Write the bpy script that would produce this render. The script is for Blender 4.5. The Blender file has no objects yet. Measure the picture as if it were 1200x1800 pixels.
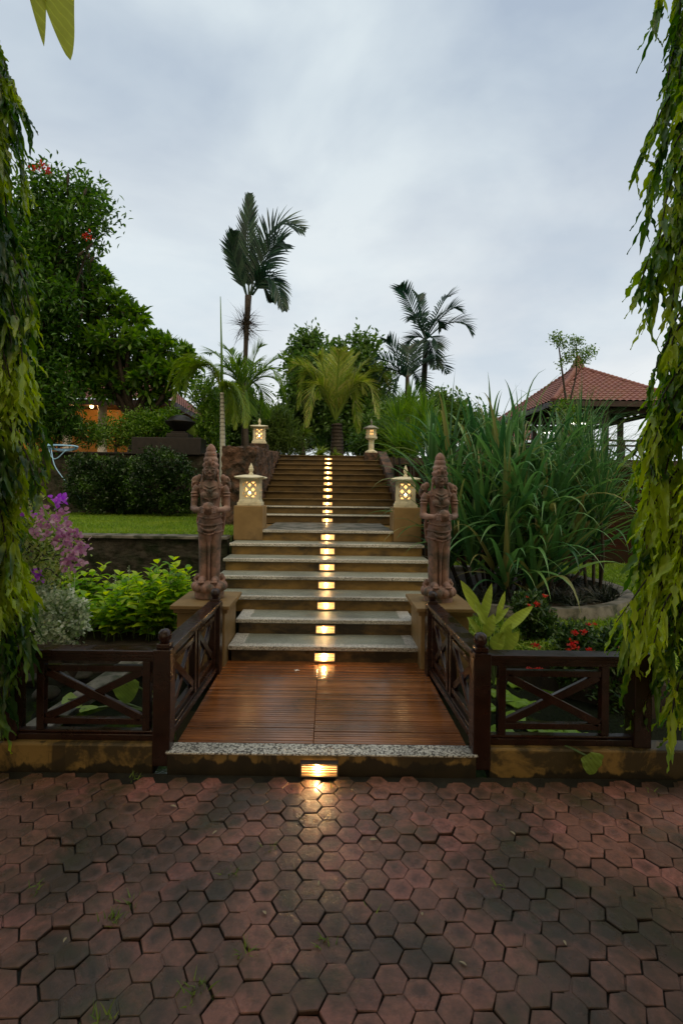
import bpy, math, random
import numpy as np
from mathutils import Matrix, Vector
rng = np.random.default_rng(7)
random.seed(7)
PI = math.pi
R = math.radians
sc = bpy.context.scene

# ------------------------------------------------------------------ camera
CAM_H, FPX, VPX, VPY, ROLL = 1.485, 870.0, 577.0, 862.0, 0.012
cam_d = bpy.data.cameras.new('camera')
cam = bpy.data.objects.new('camera', cam_d)
sc.collection.objects.link(cam)
cam_d.sensor_fit = 'VERTICAL'
cam_d.sensor_height = 36.0
cam_d.sensor_width = 24.0
cam_d.lens = FPX / 1800 * 36
cam_d.shift_x = (600 - VPX) / 1800
cam_d.shift_y = -(900 - VPY) / 1800
cam_d.clip_start = 0.05
cam_d.clip_end = 2000
cam.matrix_world = Matrix.Translation((0, 0, CAM_H)) @ Matrix.Rotation(PI/2, 4, 'X') @ Matrix.Rotation(ROLL, 4, 'Z')
sc.camera = cam

# ------------------------------------------------------------------ sky, sun, exposure
SUN_EL, SUN_AZ = R(58), R(150)
w = bpy.data.worlds.new('World'); sc.world = w
w.use_nodes = True
nt = w.node_tree; nt.nodes.clear()
def wn(t, **k):
    n = nt.nodes.new(t)
    for a, b in k.items(): setattr(n, a, b)
    return n
out = wn('ShaderNodeOutputWorld'); 
sky = wn('ShaderNodeTexSky', sky_type='NISHITA', sun_disc=False, sun_elevation=SUN_EL, sun_rotation=SUN_AZ)
sky.air_density = 1.5; sky.dust_density = 3.0
bg1 = wn('ShaderNodeBackground'); bg1.inputs[1].default_value = 0.08
nt.links.new(sky.outputs[0], bg1.inputs[0])
tc = wn('ShaderNodeTexCoord')
mp = wn('ShaderNodeMapping'); mp.inputs['Scale'].default_value = (1.0, 1.0, 1.9); mp.inputs['Location'].default_value = (0.35, 0.2, 0.1)
nt.links.new(tc.outputs['Generated'], mp.inputs[0])
nz = wn('ShaderNodeTexNoise'); nz.inputs['Scale'].default_value = 1.9; nz.inputs['Detail'].default_value = 6; nz.inputs['Roughness'].default_value = 0.5; nz.inputs['Distortion'].default_value = 0.35
nt.links.new(mp.outputs[0], nz.inputs[0])
cr = wn('ShaderNodeValToRGB')
e = cr.color_ramp.elements
e[0].position = 0.36; e[0].color = (0.47, 0.56, 0.68, 1)
e[1].position = 0.60; e[1].color = (0.77, 0.86, 0.91, 1)
nt.links.new(nz.outputs[0], cr.inputs[0])
# brighter, whiter cloud towards the horizon (east), bluer at the zenith: a real property of this sky
sx = wn('ShaderNodeSeparateXYZ'); nt.links.new(tc.outputs['Generated'], sx.inputs[0])
mr = wn('ShaderNodeMapRange'); mr.inputs['From Min'].default_value = 0.02; mr.inputs['From Max'].default_value = 0.62
mr.inputs['To Min'].default_value = 1.0; mr.inputs['To Max'].default_value = 0.0
nt.links.new(sx.outputs[2], mr.inputs[0])
mx = wn('ShaderNodeMix', data_type='RGBA', blend_type='MIX')
mul = wn('ShaderNodeMath', operation='MULTIPLY'); mul.inputs[1].default_value = 0.9
nt.links.new(mr.outputs[0], mul.inputs[0])
nt.links.new(mul.outputs[0], mx.inputs['Factor'])
nt.links.new(cr.outputs[0], mx.inputs['A'])
cr2 = wn('ShaderNodeValToRGB')
e = cr2.color_ramp.elements
e[0].position = 0.36; e[0].color = (0.84, 0.92, 0.97, 1)
e[1].position = 0.60; e[1].color = (1.12, 1.13, 1.10, 1)
nz2 = wn('ShaderNodeTexNoise'); nz2.inputs['Scale'].default_value = 2.6; nz2.inputs['Detail'].default_value = 7; nz2.inputs['Roughness'].default_value = 0.55
mp2 = wn('ShaderNodeMapping'); mp2.inputs['Scale'].default_value = (1, 1, 2.6); mp2.inputs['Location'].default_value = (-0.1, 1.7, 0.3)
nt.links.new(tc.outputs['Generated'], mp2.inputs[0]); nt.links.new(mp2.outputs[0], nz2.inputs[0])
nt.links.new(nz2.outputs[0], cr2.inputs[0])
nt.links.new(cr2.outputs[0], mx.inputs['B'])
# warm tint added to the unseen sky behind the viewer, as frontal fill
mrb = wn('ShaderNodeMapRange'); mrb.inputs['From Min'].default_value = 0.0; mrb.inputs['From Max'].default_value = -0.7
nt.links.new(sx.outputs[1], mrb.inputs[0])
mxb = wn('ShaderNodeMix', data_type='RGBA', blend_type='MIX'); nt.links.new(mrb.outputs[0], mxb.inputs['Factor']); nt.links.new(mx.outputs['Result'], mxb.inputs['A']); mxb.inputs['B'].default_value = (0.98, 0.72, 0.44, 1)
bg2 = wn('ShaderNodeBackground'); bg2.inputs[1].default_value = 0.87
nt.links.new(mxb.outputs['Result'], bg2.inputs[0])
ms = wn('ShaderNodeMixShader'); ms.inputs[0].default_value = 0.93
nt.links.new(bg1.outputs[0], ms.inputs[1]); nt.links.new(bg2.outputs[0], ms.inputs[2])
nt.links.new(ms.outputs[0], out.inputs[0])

sun_d = bpy.data.lights.new('sun', 'SUN'); sun_d.energy = 1.5; sun_d.angle = R(50); sun_d.color = (1.0, 0.84, 0.58)
sun = bpy.data.objects.new('sun', sun_d); sc.collection.objects.link(sun)
sun.rotation_euler = (PI/2 - SUN_EL, 0, PI - SUN_AZ)
sc.view_settings.view_transform = 'Standard'
sc.view_settings.look = 'None'
sc.view_settings.exposure = 0.15
sc.view_settings.gamma = 1.0

# ------------------------------------------------------------------ helpers
def P(px, py, Y):
    """world point that stands at depth Y where the photograph has pixel (px, py)"""
    dx, dy = px - 600, py - 900
    tx, ty = 600 + dx + ROLL*dy, 900 + dy - ROLL*dx
    return np.array([(tx - VPX)*Y/FPX, Y, CAM_H - (ty - VPY)*Y/FPX])
ORG = {}
def nrm(a):
    return a / np.maximum(np.linalg.norm(a, axis=-1, keepdims=True), 1e-9)
class M:
    """collects shapes; build() links them as ONE mesh object"""
    def __init__(s): s.V = []; s.F = []; s.n = 0; s.A = []
    def add(s, V, F, mi=0, attr=None):
        V = np.asarray(V, dtype=np.float64).reshape(-1, 3)
        for f in (F if isinstance(F, list) and len(F) and not np.isscalar(F[0]) and isinstance(F[0], np.ndarray) else [F]):
            f = np.asarray(f, dtype=np.int64)
            if f.ndim == 2 and len(f): s.F.append((f + s.n, mi))
        s.V.append(V); s.n += len(V)
        s.A.append(np.zeros((len(V), 2)) if attr is None else attr)
        return s
    def box(s, c, d, rz=0, rx=0, ry=0, mi=0, taper=1.0):
        x, y, z = d[0]/2, d[1]/2, d[2]/2; t = taper
        V = np.array([[-x,-y,-z],[x,-y,-z],[x,y,-z],[-x,y,-z],[-x*t,-y*t,z],[x*t,-y*t,z],[x*t,y*t,z],[-x*t,y*t,z]])
        if rx or ry or rz:
            m = np.array((Matrix.Rotation(rz,3,'Z') @ Matrix.Rotation(ry,3,'Y') @ Matrix.Rotation(rx,3,'X')))
            V = V @ m.T
        return s.add(V + np.array(c), np.array([[0,3,2,1],[4,5,6,7],[0,1,5,4],[1,2,6,5],[2,3,7,6],[3,0,4,7]]), mi)
    def bar(s, a, b, wx, wy, up=(0,0,1), mi=0):
        """rectangular bar from a to b; wx across, wy along 'up'"""
        a = np.array(a, float); b = np.array(b, float); d = b - a; L = np.linalg.norm(d); d /= L
        u = np.array(up, float); sd = np.cross(d, u); sd /= np.linalg.norm(sd); u = np.cross(sd, d)
        V = []
        for p in (a, b):
            for i, j in ((-1,-1),(1,-1),(1,1),(-1,1)): V.append(p + sd*i*wx/2 + u*j*wy/2)
        return s.add(V, np.array([[0,1,2,3],[7,6,5,4],[0,4,5,1],[1,5,6,2],[2,6,7,3],[3,7,4,0]]), mi)
    def tube(s, pts, rad, k=8, mi=0, caps=True):
        pts = np.array(pts, float); n = len(pts)
        rad = np.full(n, rad) if np.isscalar(rad) else np.array(rad, float)
        if len(rad) != n: rad = np.interp(np.linspace(0,1,n), np.linspace(0,1,len(rad)), rad)
        T = nrm(np.gradient(pts, axis=0))
        ref = np.array([0,0,1.]) if abs(T[0,2]) < .9 else np.array([1.,0,0])
        U = np.zeros_like(T); u = nrm(np.cross(T[0], ref))
        for i in range(n):
            u = u - T[i]*np.dot(u, T[i]); u = u/max(np.linalg.norm(u),1e-9); U[i] = u
        W = np.cross(T, U); a = np.linspace(0, 2*PI, k, endpoint=False)
        V = pts[:,None] + rad[:,None,None]*(np.cos(a)[None,:,None]*U[:,None] + np.sin(a)[None,:,None]*W[:,None])
        i = np.arange(n-1)[:,None]*k; j = np.arange(k)[None]; j2 = (j+1) % k
        F = np.stack([i+j, i+j2, i+k+j2, i+k+j], -1).reshape(-1, 4)
        s.add(V, F, mi)
        if caps: 
            s.F.append((np.array([np.arange(k)[::-1] + s.n - n*k]), mi)); s.F.append((np.array([np.arange(k) + s.n - k]), mi))
        return s
    def lathe(s, prof, c=(0,0,0), k=24, sx=1, sy=1, mi=0, rot=0, axis='Z'):
        prof = np.array(prof, float); n = len(prof); a = np.linspace(0, 2*PI, k, endpoint=False) + rot
        X = prof[:,0,None]*np.cos(a)*sx; Y = prof[:,0,None]*np.sin(a)*sy; Z = np.repeat(prof[:,1,None], k, 1)
        V = np.stack([X,Y,Z], -1).reshape(-1,3)
        if axis == 'Y': V = V[:, [0,2,1]]*np.array([1,-1,1])
        i = np.arange(n-1)[:,None]*k; j = np.arange(k)[None]; j2 = (j+1) % k
        F = np.stack([i+j, i+j2, i+k+j2, i+k+j], -1).reshape(-1, 4)
        s.add(V + np.array(c), F, mi)
        s.F.append((np.array([np.arange(k)[::-1] + s.n - n*k]), mi)); s.F.append((np.array([np.arange(k) + s.n - k]), mi))
        return s
    def ell(s, c, r, k=16, h=10, rot=None, mi=0):
        th = np.linspace(0.001, PI-0.001, h); prof = np.stack([np.sin(th), -np.cos(th)], -1)
        a = np.linspace(0, 2*PI, k, endpoint=False)
        V = np.stack([prof[:,0,None]*np.cos(a)*r[0], prof[:,0,None]*np.sin(a)*r[1], np.repeat(prof[:,1,None],k,1)*r[2]], -1).reshape(-1,3)
        if rot is not None: V = V @ np.array(rot).T
        i = np.arange(h-1)[:,None]*k; j = np.arange(k)[None]; j2 = (j+1) % k
        s.add(V + np.array(c), np.stack([i+j, i+j2, i+k+j2, i+k+j], -1).reshape(-1, 4), mi)
        s.F.append((np.array([np.arange(k)[::-1] + s.n - h*k]), mi)); s.F.append((np.array([np.arange(k) + s.n - k]), mi))
        return s
    def prism(s, poly, z0, z1, mi=0):
        poly = np.array(poly, float); n = len(poly)
        V = np.concatenate([np.c_[poly, np.full(n,z0)], np.c_[poly, np.full(n,z1)]])
        s.add(V, np.array([np.arange(n)[::-1]]), mi); s.F.append((np.array([np.arange(n)+n]) + s.n - 2*n, mi))
        i = np.arange(n); j = (i+1) % n
        s.F.append((np.stack([i, j, j+n, i+n], -1) + s.n - 2*n, mi)); return s
    def build(s, name, mat, parent=None, smooth=False, bevel=0, loc=None, attr=False):
        V = np.concatenate(s.V)
        if parent is not None: o_ = np.array(ORG[parent.name])
        elif loc is not None: o_ = np.array(loc, float)
        else: o_ = np.array([(V[:,0].min()+V[:,0].max())/2, (V[:,1].min()+V[:,1].max())/2, V[:,2].min()])
        V = V - o_
        me = bpy.data.meshes.new(name)
        me.vertices.add(len(V)); me.vertices.foreach_set('co', V.astype(np.float32).ravel())
        loops = np.concatenate([f.ravel() for f, _ in s.F]).astype(np.int32)
        tot = np.concatenate([np.full(len(f), f.shape[1]) for f, _ in s.F]).astype(np.int32)
        mis = np.concatenate([np.full(len(f), m) for f, m in s.F]).astype(np.int32)
        me.loops.add(len(loops)); me.loops.foreach_set('vertex_index', loops)
        me.polygons.add(len(tot)); me.polygons.foreach_set('loop_start', np.concatenate([[0], np.cumsum(tot)[:-1]]).astype(np.int32))
        me.polygons.foreach_set('loop_total', tot); me.polygons.foreach_set('material_index', mis)
        me.polygons.foreach_set('use_smooth', np.full(len(tot), bool(smooth)))
        if attr:
            A = np.concatenate(s.A)
            for q, nm in enumerate(('tile', 'edge')):
                at = me.attributes.new(nm, 'FLOAT', 'POINT'); at.data.foreach_set('value', A[:,q].astype(np.float32))
        for m_ in (mat if isinstance(mat, (list, tuple)) else [mat]): me.materials.append(m_)
        me.update(calc_edges=True); me.validate()
        o = bpy.data.objects.new(name, me); sc.collection.objects.link(o)
        if parent is not None: o.parent = parent
        else: o.location = o_
        ORG[o.name] = tuple(o_)
        if bevel:
            b = o.modifiers.new('bevel', 'BEVEL'); b.width = bevel; b.segments = 2; b.limit_method = 'ANGLE'; b.angle_limit = R(40)
        return o
def tag(o, label=None, cat=None, group=None, kind=None):
    if label: o['label'] = label
    if cat: o['category'] = cat
    if group: o['group'] = group
    if kind: o['kind'] = kind
    return o
def thing(name, label, cat, loc=(0,0,0), group=None):
    o = bpy.data.objects.new(name, None); sc.collection.objects.link(o); o.empty_display_size = 0.1
    o.location = loc; ORG[o.name] = tuple(loc); return tag(o, label, cat, group)
def copy_thing(o, loc, rz=0, scale=None, label=None, mirror=False):
    def cp(a, par):
        c = a.copy(); sc.collection.objects.link(c)
        if par is not None: c.parent = par
        for ch in a.children: cp(ch, c)
        return c
    r = cp(o, None); r.location = loc; r.rotation_euler = (0, 0, rz)
    if scale is not None: r.scale = scale if not np.isscalar(scale) else (scale,)*3
    ORG[r.name] = tuple(loc)
    if label: r['label'] = label
    return r
def bez(pts, n=16):
    """smooth curve through points (Catmull-Rom)"""
    p = np.array(pts, float); p = np.concatenate([[2*p[0]-p[1]], p, [2*p[-1]-p[-2]]])
    m = len(p) - 3; o = []
    for t in np.linspace(0, m - 1e-6, n):
        i = int(t); u = t - i; a, b, c, d = p[i:i+4]
        o.append(.5*((2*b) + (c-a)*u + (2*a-5*b+4*c-d)*u*u + (3*b-a-3*c+d)*u**3))
    return np.array(o)
def rand_dirs(n, up=0.0, spread=1.0):
    d = rng.normal(size=(n,3)); d = nrm(d)*spread; d[:,2] += up; return nrm(d)
PROF = {
 'leaf': lambda t: np.clip(np.sin(PI*np.clip(t,0,1)**0.8), .04, 1),
 'lance': lambda t: np.clip((1-t)**.75 * np.minimum(1, t*5+.15), .02, 1),
 'strap': lambda t: np.clip(np.minimum(1, t*6+.5) * np.minimum(1, (1-t)*1.6), .02, 1),
 'palm': lambda t: np.clip(np.minimum(1, t*5+.4) * np.minimum(1, (1-t)*2.6), .12, 1),
 'obov': lambda t: np.clip(np.sin(PI*np.clip(t,0,1)**1.5), .06, 1),
 'round': lambda t: np.clip(np.sqrt(np.clip(1-(2*t-1)**2,0,1)), .05, 1)}
def ribbons(m, P0, D0, L, W, droop=0.0, nseg=3, prof='leaf', fold=0.25, twist=0.6, wave=0.0, up=None, mi=0, curl=0.0, late=False):
    """many leaves or blades at once, each a tapering strip with a midrib fold that bends under its weight"""
    P0 = np.asarray(P0, float); N = len(P0)
    D = nrm(np.asarray(D0, float)); L = np.broadcast_to(L, (N,)).astype(float); W = np.broadcast_to(W, (N,)).astype(float)
    g = np.broadcast_to(droop, (N,)).astype(float)
    u = np.tile([0,0,1.], (N,1)) if up is None else np.broadcast_to(up, (N,3)).astype(float)
    S = np.cross(D, u); bad = np.linalg.norm(S, axis=1) < .12
    S[bad] = np.cross(D[bad], rng.normal(size=(bad.sum(),3)) + [1e-3,0,0]); S = nrm(S)
    tw = rng.uniform(-1,1,N)*twist; Nn = np.cross(S, D)
    S = S*np.cos(tw)[:,None] + Nn*np.sin(tw)[:,None]
    pos = P0.copy(); rows = []; ph = rng.uniform(0, 6.28, N)
    k = 3 if fold else 2
    for i in range(nseg+1):
        t = i/nseg; ww = W*PROF[prof](t)/2
        S = nrm(S - (S*D).sum(1,keepdims=True)*D); Nn = np.cross(S, D)
        wv = (np.sin(ph + t*16)*wave*W)[:,None]*Nn; wv2 = (np.sin(ph + 1.7 + t*16)*wave*W)[:,None]*Nn
        a = pos - S*ww[:,None] + Nn*(fold*ww)[:,None] + wv; b = pos + S*ww[:,None] + Nn*(fold*ww)[:,None] + wv2
        rows.append(np.stack([a, pos, b] if fold else [a, b], 1))
        pos = pos + D*(L/nseg)[:,None]
        D = D.copy(); D[:,2] -= g/nseg*(2.6*(i/nseg)**1.6 if late else 1)
        if curl: D = D + Nn*(curl/nseg)
        D = nrm(D)
    V = np.stack(rows, 1).reshape(-1, 3)
    base = (np.arange(N)*(nseg+1)*k)[:,None,None]; r = (np.arange(nseg)*k)[None,:,None]; c = np.arange(k-1)[None,None,:]
    q = base + r + c
    m.add(V, np.stack([q, q+1, q+k+1, q+k], -1).reshape(-1, 4), mi)
    return m
def frond(pts, nl=34, ll=0.5, lw=0.035, ang=50, droop=0.5, rw=0.02, vee=0.25, n=20, seg=4, m=None, start=.12, jit=.1, tipdroop=0, upv=None):
    """a feather palm frond: midrib along pts, leaflets on both sides"""
    m = m or M(); c = bez(pts, n) ; T = nrm(np.gradient(c, axis=0))
    m.tube(c, np.linspace(rw, rw*.25, n), 5)
    t = np.linspace(start, .99, nl); ctr = np.stack([np.interp(t, np.linspace(0,1,n), c[:,i]) for i in range(3)], 1)
    TT = nrm(np.stack([np.interp(t, np.linspace(0,1,n), T[:,i]) for i in range(3)], 1))
    up = np.array([0,0,1.]) if upv is None else np.array(upv, float)
    S = nrm(np.cross(TT, up + 1e-3)); U = np.cross(S, TT)
    for sg in (-1, 1):
        a = np.radians(ang*(1 - .45*t) + rng.normal(size=nl)*jit*25)
        d = TT*np.cos(a)[:,None] + (S*sg*math.cos(vee) + U*math.sin(vee))*np.sin(a)[:,None] + rng.normal(size=(nl,3))*jit*.4
        ln = ll*(np.sin(PI*np.clip(t*.92+.08,0,1))**.55)*rng.uniform(.85,1.1,nl)
        ribbons(m, ctr, d, ln, lw, droop=droop, nseg=seg, prof='palm', fold=.35, twist=.25, up=U)
    return m
# ------------------------------------------------------------------ materials
def newmat(name):
    m = bpy.data.materials.new(name); m.use_nodes = True; t = m.node_tree; t.nodes.clear()
    o = t.nodes.new('ShaderNodeOutputMaterial'); b = t.nodes.new('ShaderNodeBsdfPrincipled'); t.links.new(b.outputs[0], o.inputs[0])
    return m, t, b, o
def node(t, ty, ins=None, **k):
    n = t.nodes.new(ty)
    for a, b in k.items(): setattr(n, a, b)
    for a, b in (ins or {}).items():
        if hasattr(b, 'is_linked'): t.links.new(b, n.inputs[a])
        else: n.inputs[a].default_value = b
    return n
def c4(c): return (c[0], c[1], c[2], 1)
def ramp(t, fac, stops, interp='LINEAR'):
    n = t.nodes.new('ShaderNodeValToRGB'); n.color_ramp.interpolation = interp
    el = n.color_ramp.elements
    while len(el) < len(stops): el.new(.5)
    for q, (p_, c_) in enumerate(stops): el[q].position = p_; el[q].color = c4(c_) if not np.isscalar(c_) else (c_,c_,c_,1)
    t.links.new(fac, n.inputs[0]); return n
def mixc(t, f, a, b, bt='MIX'):
    n = t.nodes.new('ShaderNodeMix'); n.data_type = 'RGBA'; n.blend_type = bt
    for s_, v in (('Factor', f), ('A', a), ('B', b)):
        if hasattr(v, 'is_linked'): t.links.new(v, n.inputs[s_])
        else: n.inputs[s_].default_value = v if s_ == 'Factor' else c4(v)
    return n.outputs['Result']
def noise(t, scale, det=4, rough=.55, vec=None, dist=0):
    n = node(t, 'ShaderNodeTexNoise', {'Scale': scale, 'Detail': det, 'Roughness': rough, 'Distortion': dist})
    if vec is None: vec = node(t, 'ShaderNodeTexCoord').outputs['Object']
    t.links.new(vec, n.inputs['Vector']); return n.outputs[0]
def bump(t, b, h, s=.3, d=.01):
    n = node(t, 'ShaderNodeBump', {'Strength': s, 'Distance': d, 'Height': h}); t.links.new(n.outputs[0], b.inputs['Normal'])
def stone(name, stops, scale=6, rough=.8, bs=.4, bd=.01, bscale=40, stain=None, sscale=2.5, slo=.45, shi=.6, spec=.4, streak=0):
    m, t, b, o = newmat(name)
    c = ramp(t, noise(t, scale, 6, .6), stops).outputs[0]
    if stain:
        vec = node(t, 'ShaderNodeTexCoord').outputs['Object']
        if streak: vec = node(t, 'ShaderNodeMapping', {'Vector': vec, 'Scale': (1, 1, streak)}).outputs[0]
        f = ramp(t, noise(t, sscale, 7, .65, vec, .3), [(slo, 0.), (shi, 1.)]).outputs[0]
        c = mixc(t, f, c, stain)
    t.links.new(c, b.inputs['Base Color'])
    rr = ramp(t, noise(t, 3.3, 3), [(.35, max(rough-.25,.05)), (.65, rough)]).outputs[0]
    t.links.new(rr, b.inputs['Roughness']); b.inputs['Specular IOR Level'].default_value = spec
    bump(t, b, noise(t, bscale, 6, .7), bs, bd); return m
def leafmat(name, cols, rough=.42, trans=.3, spec=.4, tcol=None, patch=None):
    m, t, b, o = newmat(name)
    g = node(t, 'ShaderNodeNewGeometry')
    n = len(cols); c = ramp(t, g.outputs['Random Per Island'], [((i+.5)/n, cc) for i, cc in enumerate(cols)]).outputs[0]
    if patch:   # larger clumps of younger leaves; on the bush, highlights put into the colour
        f = ramp(t, noise(t, patch[1], 2), [(patch[2], 0.), (patch[3], 1.)]).outputs[0]
        c = mixc(t, f, c, patch[0])
    t.links.new(c, b.inputs['Base Color']); b.inputs['Roughness'].default_value = rough; b.inputs['Specular IOR Level'].default_value = spec
    tr = node(t, 'ShaderNodeBsdfTranslucent')
    hs = node(t, 'ShaderNodeHueSaturation', {'Hue': .49, 'Saturation': 1.15, 'Value': 1.6, 'Color': c})
    t.links.new(hs.outputs[0], tr.inputs[0])
    x = node(t, 'ShaderNodeMixShader', {0: trans}); t.links.new(b.outputs[0], x.inputs[1]); t.links.new(tr.outputs[0], x.inputs[2])
    t.links.new(x.outputs[0], o.inputs[0]); return m
def plain(name, col, rough=.5, metal=0, spec=.5):
    m, t, b, o = newmat(name); b.inputs['Base Color'].default_value = c4(col); b.inputs['Roughness'].default_value = rough
    b.inputs['Metallic'].default_value = metal; b.inputs['Specular IOR Level'].default_value = spec; return m
def emit(name, col, s):
    m, t, b, o = newmat(name); b.inputs['Base Color'].default_value = c4((.6,.5,.35)); b.inputs['Emission Color'].default_value = c4(col)
    b.inputs['Emission Strength'].default_value = s; b.inputs['Roughness'].default_value = .4; return m
def wood(name, a, b_, rough=.4, axis=(1,12,12), groove=0, wet=(.2,.5)):
    m, t, b, o = newmat(name)
    tcn = node(t, 'ShaderNodeTexCoord').outputs['Object']
    mpn = node(t, 'ShaderNodeMapping', {'Vector': tcn, 'Scale': axis}).outputs[0]
    f = noise(t, 5, 6, .6, mpn)
    c = ramp(t, f, [(.3, a), (.7, b_)]).outputs[0]
    c = mixc(t, ramp(t, noise(t, 2.2, 5), [(.42,0.),(.7,.7)]).outputs[0], c, tuple(x*.35 for x in a))
    g = node(t, 'ShaderNodeNewGeometry').outputs['Random Per Island']
    c = mixc(t, 1.0, c, ramp(t, g, [(0,.62),(1,1.15)]).outputs[0], 'MULTIPLY')
    t.links.new(c, b.inputs['Base Color'])
    t.links.new(ramp(t, noise(t, 4, 4), [(.4, wet[0]), (.62, wet[1])]).outputs[0], b.inputs['Roughness'])
    if groove:
        wv = node(t, 'ShaderNodeTexWave', {'Vector': tcn, 'Scale': groove, 'Distortion': .15}, wave_type='BANDS', bands_direction='Y', wave_profile='SIN').outputs[0]
        add = node(t, 'ShaderNodeMath', {0: wv, 1: f}, operation='ADD').outputs[0]
        bump(t, b, add, .55, .004)
    else: bump(t, b, f, .35, .003)
    return m
def pebble(name, cols, scale=85, rough=.45, wet=None, mort=(.05,.05,.045), rim=.35):
    m, t, b, o = newmat(name)
    v = node(t, 'ShaderNodeTexCoord').outputs['Object']
    vo = node(t, 'ShaderNodeTexVoronoi', {'Vector': v, 'Scale': scale, 'Randomness': .95})
    sp = node(t, 'ShaderNodeSeparateColor', {'Color': vo.outputs['Color']})
    c = ramp(t, sp.outputs[0], [(i/(len(cols)-1), cc) for i, cc in enumerate(cols)]).outputs[0]
    c = mixc(t, ramp(t, vo.outputs['Distance'], [(rim, 0.), (rim+.2, 1.)]).outputs[0], c, mort)
    d = ramp(t, noise(t, 1.7, 5), [(.4, 1.), (.7, .55)]).outputs[0]
    c = mixc(t, 1., c, d, 'MULTIPLY')
    t.links.new(c, b.inputs['Base Color']); b.inputs['Roughness'].default_value = rough
    inv = node(t, 'ShaderNodeMath', {0: 1., 1: vo.outputs['Distance']}, operation='SUBTRACT').outputs[0]
    bump(t, b, inv, .7, .006); return m

MT = {}
MT['ochre'] = stone('ochre_render', [(.3,(.19,.115,.028)),(.7,(.26,.16,.045))], 5, .6, .25, .004, 60, stain=(.05,.036,.018), sscale=3.2, slo=.42, shi=.66, streak=2.2)
MT['ochre_clean'] = stone('ochre_plinth_render', [(.3,(.18,.115,.045)),(.7,(.25,.165,.068))], 5, .65, .25, .004, 60, stain=(.09,.06,.025), sscale=2.6, slo=.5, shi=.75)
MT['riser_low'] = stone('mossy_riser_render', [(.3,(.14,.088,.03)),(.7,(.19,.12,.045))], 5, .5, .25, .004, 60, stain=(.03,.022,.012), sscale=3.4, slo=.36, shi=.58, streak=2)
MT['riser_high'] = stone('brown_riser_render', [(.3,(.095,.06,.018)),(.7,(.14,.09,.028))], 4, .6, .3, .004, 60, stain=(.035,.025,.012), sscale=2.8, slo=.45, shi=.7, streak=2)
def kerbmat():
    m, t, b, o = newmat('stained_kerb_render'); v = node(t, 'ShaderNodeTexCoord').outputs['Object']
    c = ramp(t, noise(t, 4, 6, .6), [(.3,(.20,.125,.035)),(.7,(.28,.18,.055))]).outputs[0]
    c = mixc(t, ramp(t, noise(t, 3.2, 7, .68, dist=.5), [(.47,0.),(.56,.92)]).outputs[0], c, (.035,.027,.012))
    z = node(t, 'ShaderNodeSeparateXYZ', {0: v}).outputs[2]
    nx = noise(t, 5.5, 5, .62, node(t, 'ShaderNodeMapping', {'Vector': v, 'Scale': (1,1,.25)}).outputs[0])
    lvl = node(t, 'ShaderNodeMath', {0: nx, 1: .26}, operation='MULTIPLY').outputs[0]       # algae line creeping up from the paving
    d = node(t, 'ShaderNodeMath', {0: lvl, 1: z}, operation='SUBTRACT').outputs[0]
    c = mixc(t, ramp(t, d, [(.075,0.),(.085,.95)]).outputs[0], c, (.016,.013,.007))
    st = noise(t, 9, 4, .5, node(t, 'ShaderNodeMapping', {'Vector': v, 'Scale': (1,1,.08)}).outputs[0])   # drips
    c = mixc(t, ramp(t, st, [(.60,0.),(.63,.8)]).outputs[0], c, (.03,.022,.01))
    t.links.new(c, b.inputs['Base Color']); b.inputs['Roughness'].default_value = .45; bump(t, b, noise(t, 50, 6, .7), .3, .004); return m
MT['kerb'] = kerbmat()
MT['pebble_white'] = pebble('white_pebble_wash', [(.55,.54,.48),(.78,.76,.68),(.46,.45,.4),(.85,.82,.75)], 120, mort=(.2,.19,.16), rim=.5)
MT['pebble_grey'] = pebble('grey_pebble_wash', [(.25,.28,.225),(.42,.45,.37),(.22,.245,.195),(.52,.54,.46)], 150, rough=.3, mort=(.15,.16,.13), rim=.52)
MT['pebble_strip'] = pebble('pebble_threshold', [(.55,.53,.45),(.82,.79,.7),(.42,.4,.34),(.75,.71,.62)], 80, mort=(.10,.09,.07), rim=.5)
MT['deck'] = wood('wet_deck_wood', (.22,.072,.020), (.42,.155,.044), axis=(.8,14,14), groove=0, wet=(.10,.24))
_b = MT['deck'].node_tree.nodes['Principled BSDF']; _b.inputs['Coat Weight'].default_value = .7; _b.inputs['Coat Roughness'].default_value = .14; _b.inputs['Coat IOR'].default_value = 1.33
MT['darkwood'] = wood('dark_stained_wood', (.010,.004,.0025), (.03,.010,.006), axis=(3,3,3), wet=(.45,.7))
MT['redwood'] = wood('reddish_rail_wood', (.016,.0055,.003), (.042,.0135,.007), axis=(3,3,3), wet=(.14,.4))
MT['statue'] = stone('terracotta_carved_stone', [(.3,(.20,.12,.094)),(.55,(.31,.18,.14)),(.75,(.42,.31,.25))], 7, .85, .5, .004, 70, stain=(.07,.064,.05), sscale=5.5, slo=.42, shi=.62)
MT['paras'] = stone('pale_lantern_stone', [(.3,(.50,.47,.33)),(.7,(.66,.63,.47))], 9, .85, .35, .003, 80, stain=(.14,.135,.10), sscale=6, slo=.52, shi=.75)
MT['grey_stone'] = stone('grey_stone', [(.3,(.2,.2,.18)),(.7,(.34,.34,.31))], 9, .8, .35, .004, 60, stain=(.07,.07,.06), sscale=5)
MT['laterite'] = stone('brown_rough_stone', [(.3,(.05,.028,.016)),(.55,(.10,.052,.03)),(.75,(.15,.08,.048))], 14, .9, 1.0, .03, 26, stain=(.02,.016,.009), sscale=5)
MT['wall_dark'] = stone('mossy_dark_stone', [(.3,(.018,.018,.013)),(.6,(.05,.045,.034)),(.8,(.09,.08,.065))], 9, .8, .9, .02, 18, stain=(.012,.018,.007), sscale=4, spec=.15)
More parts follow.
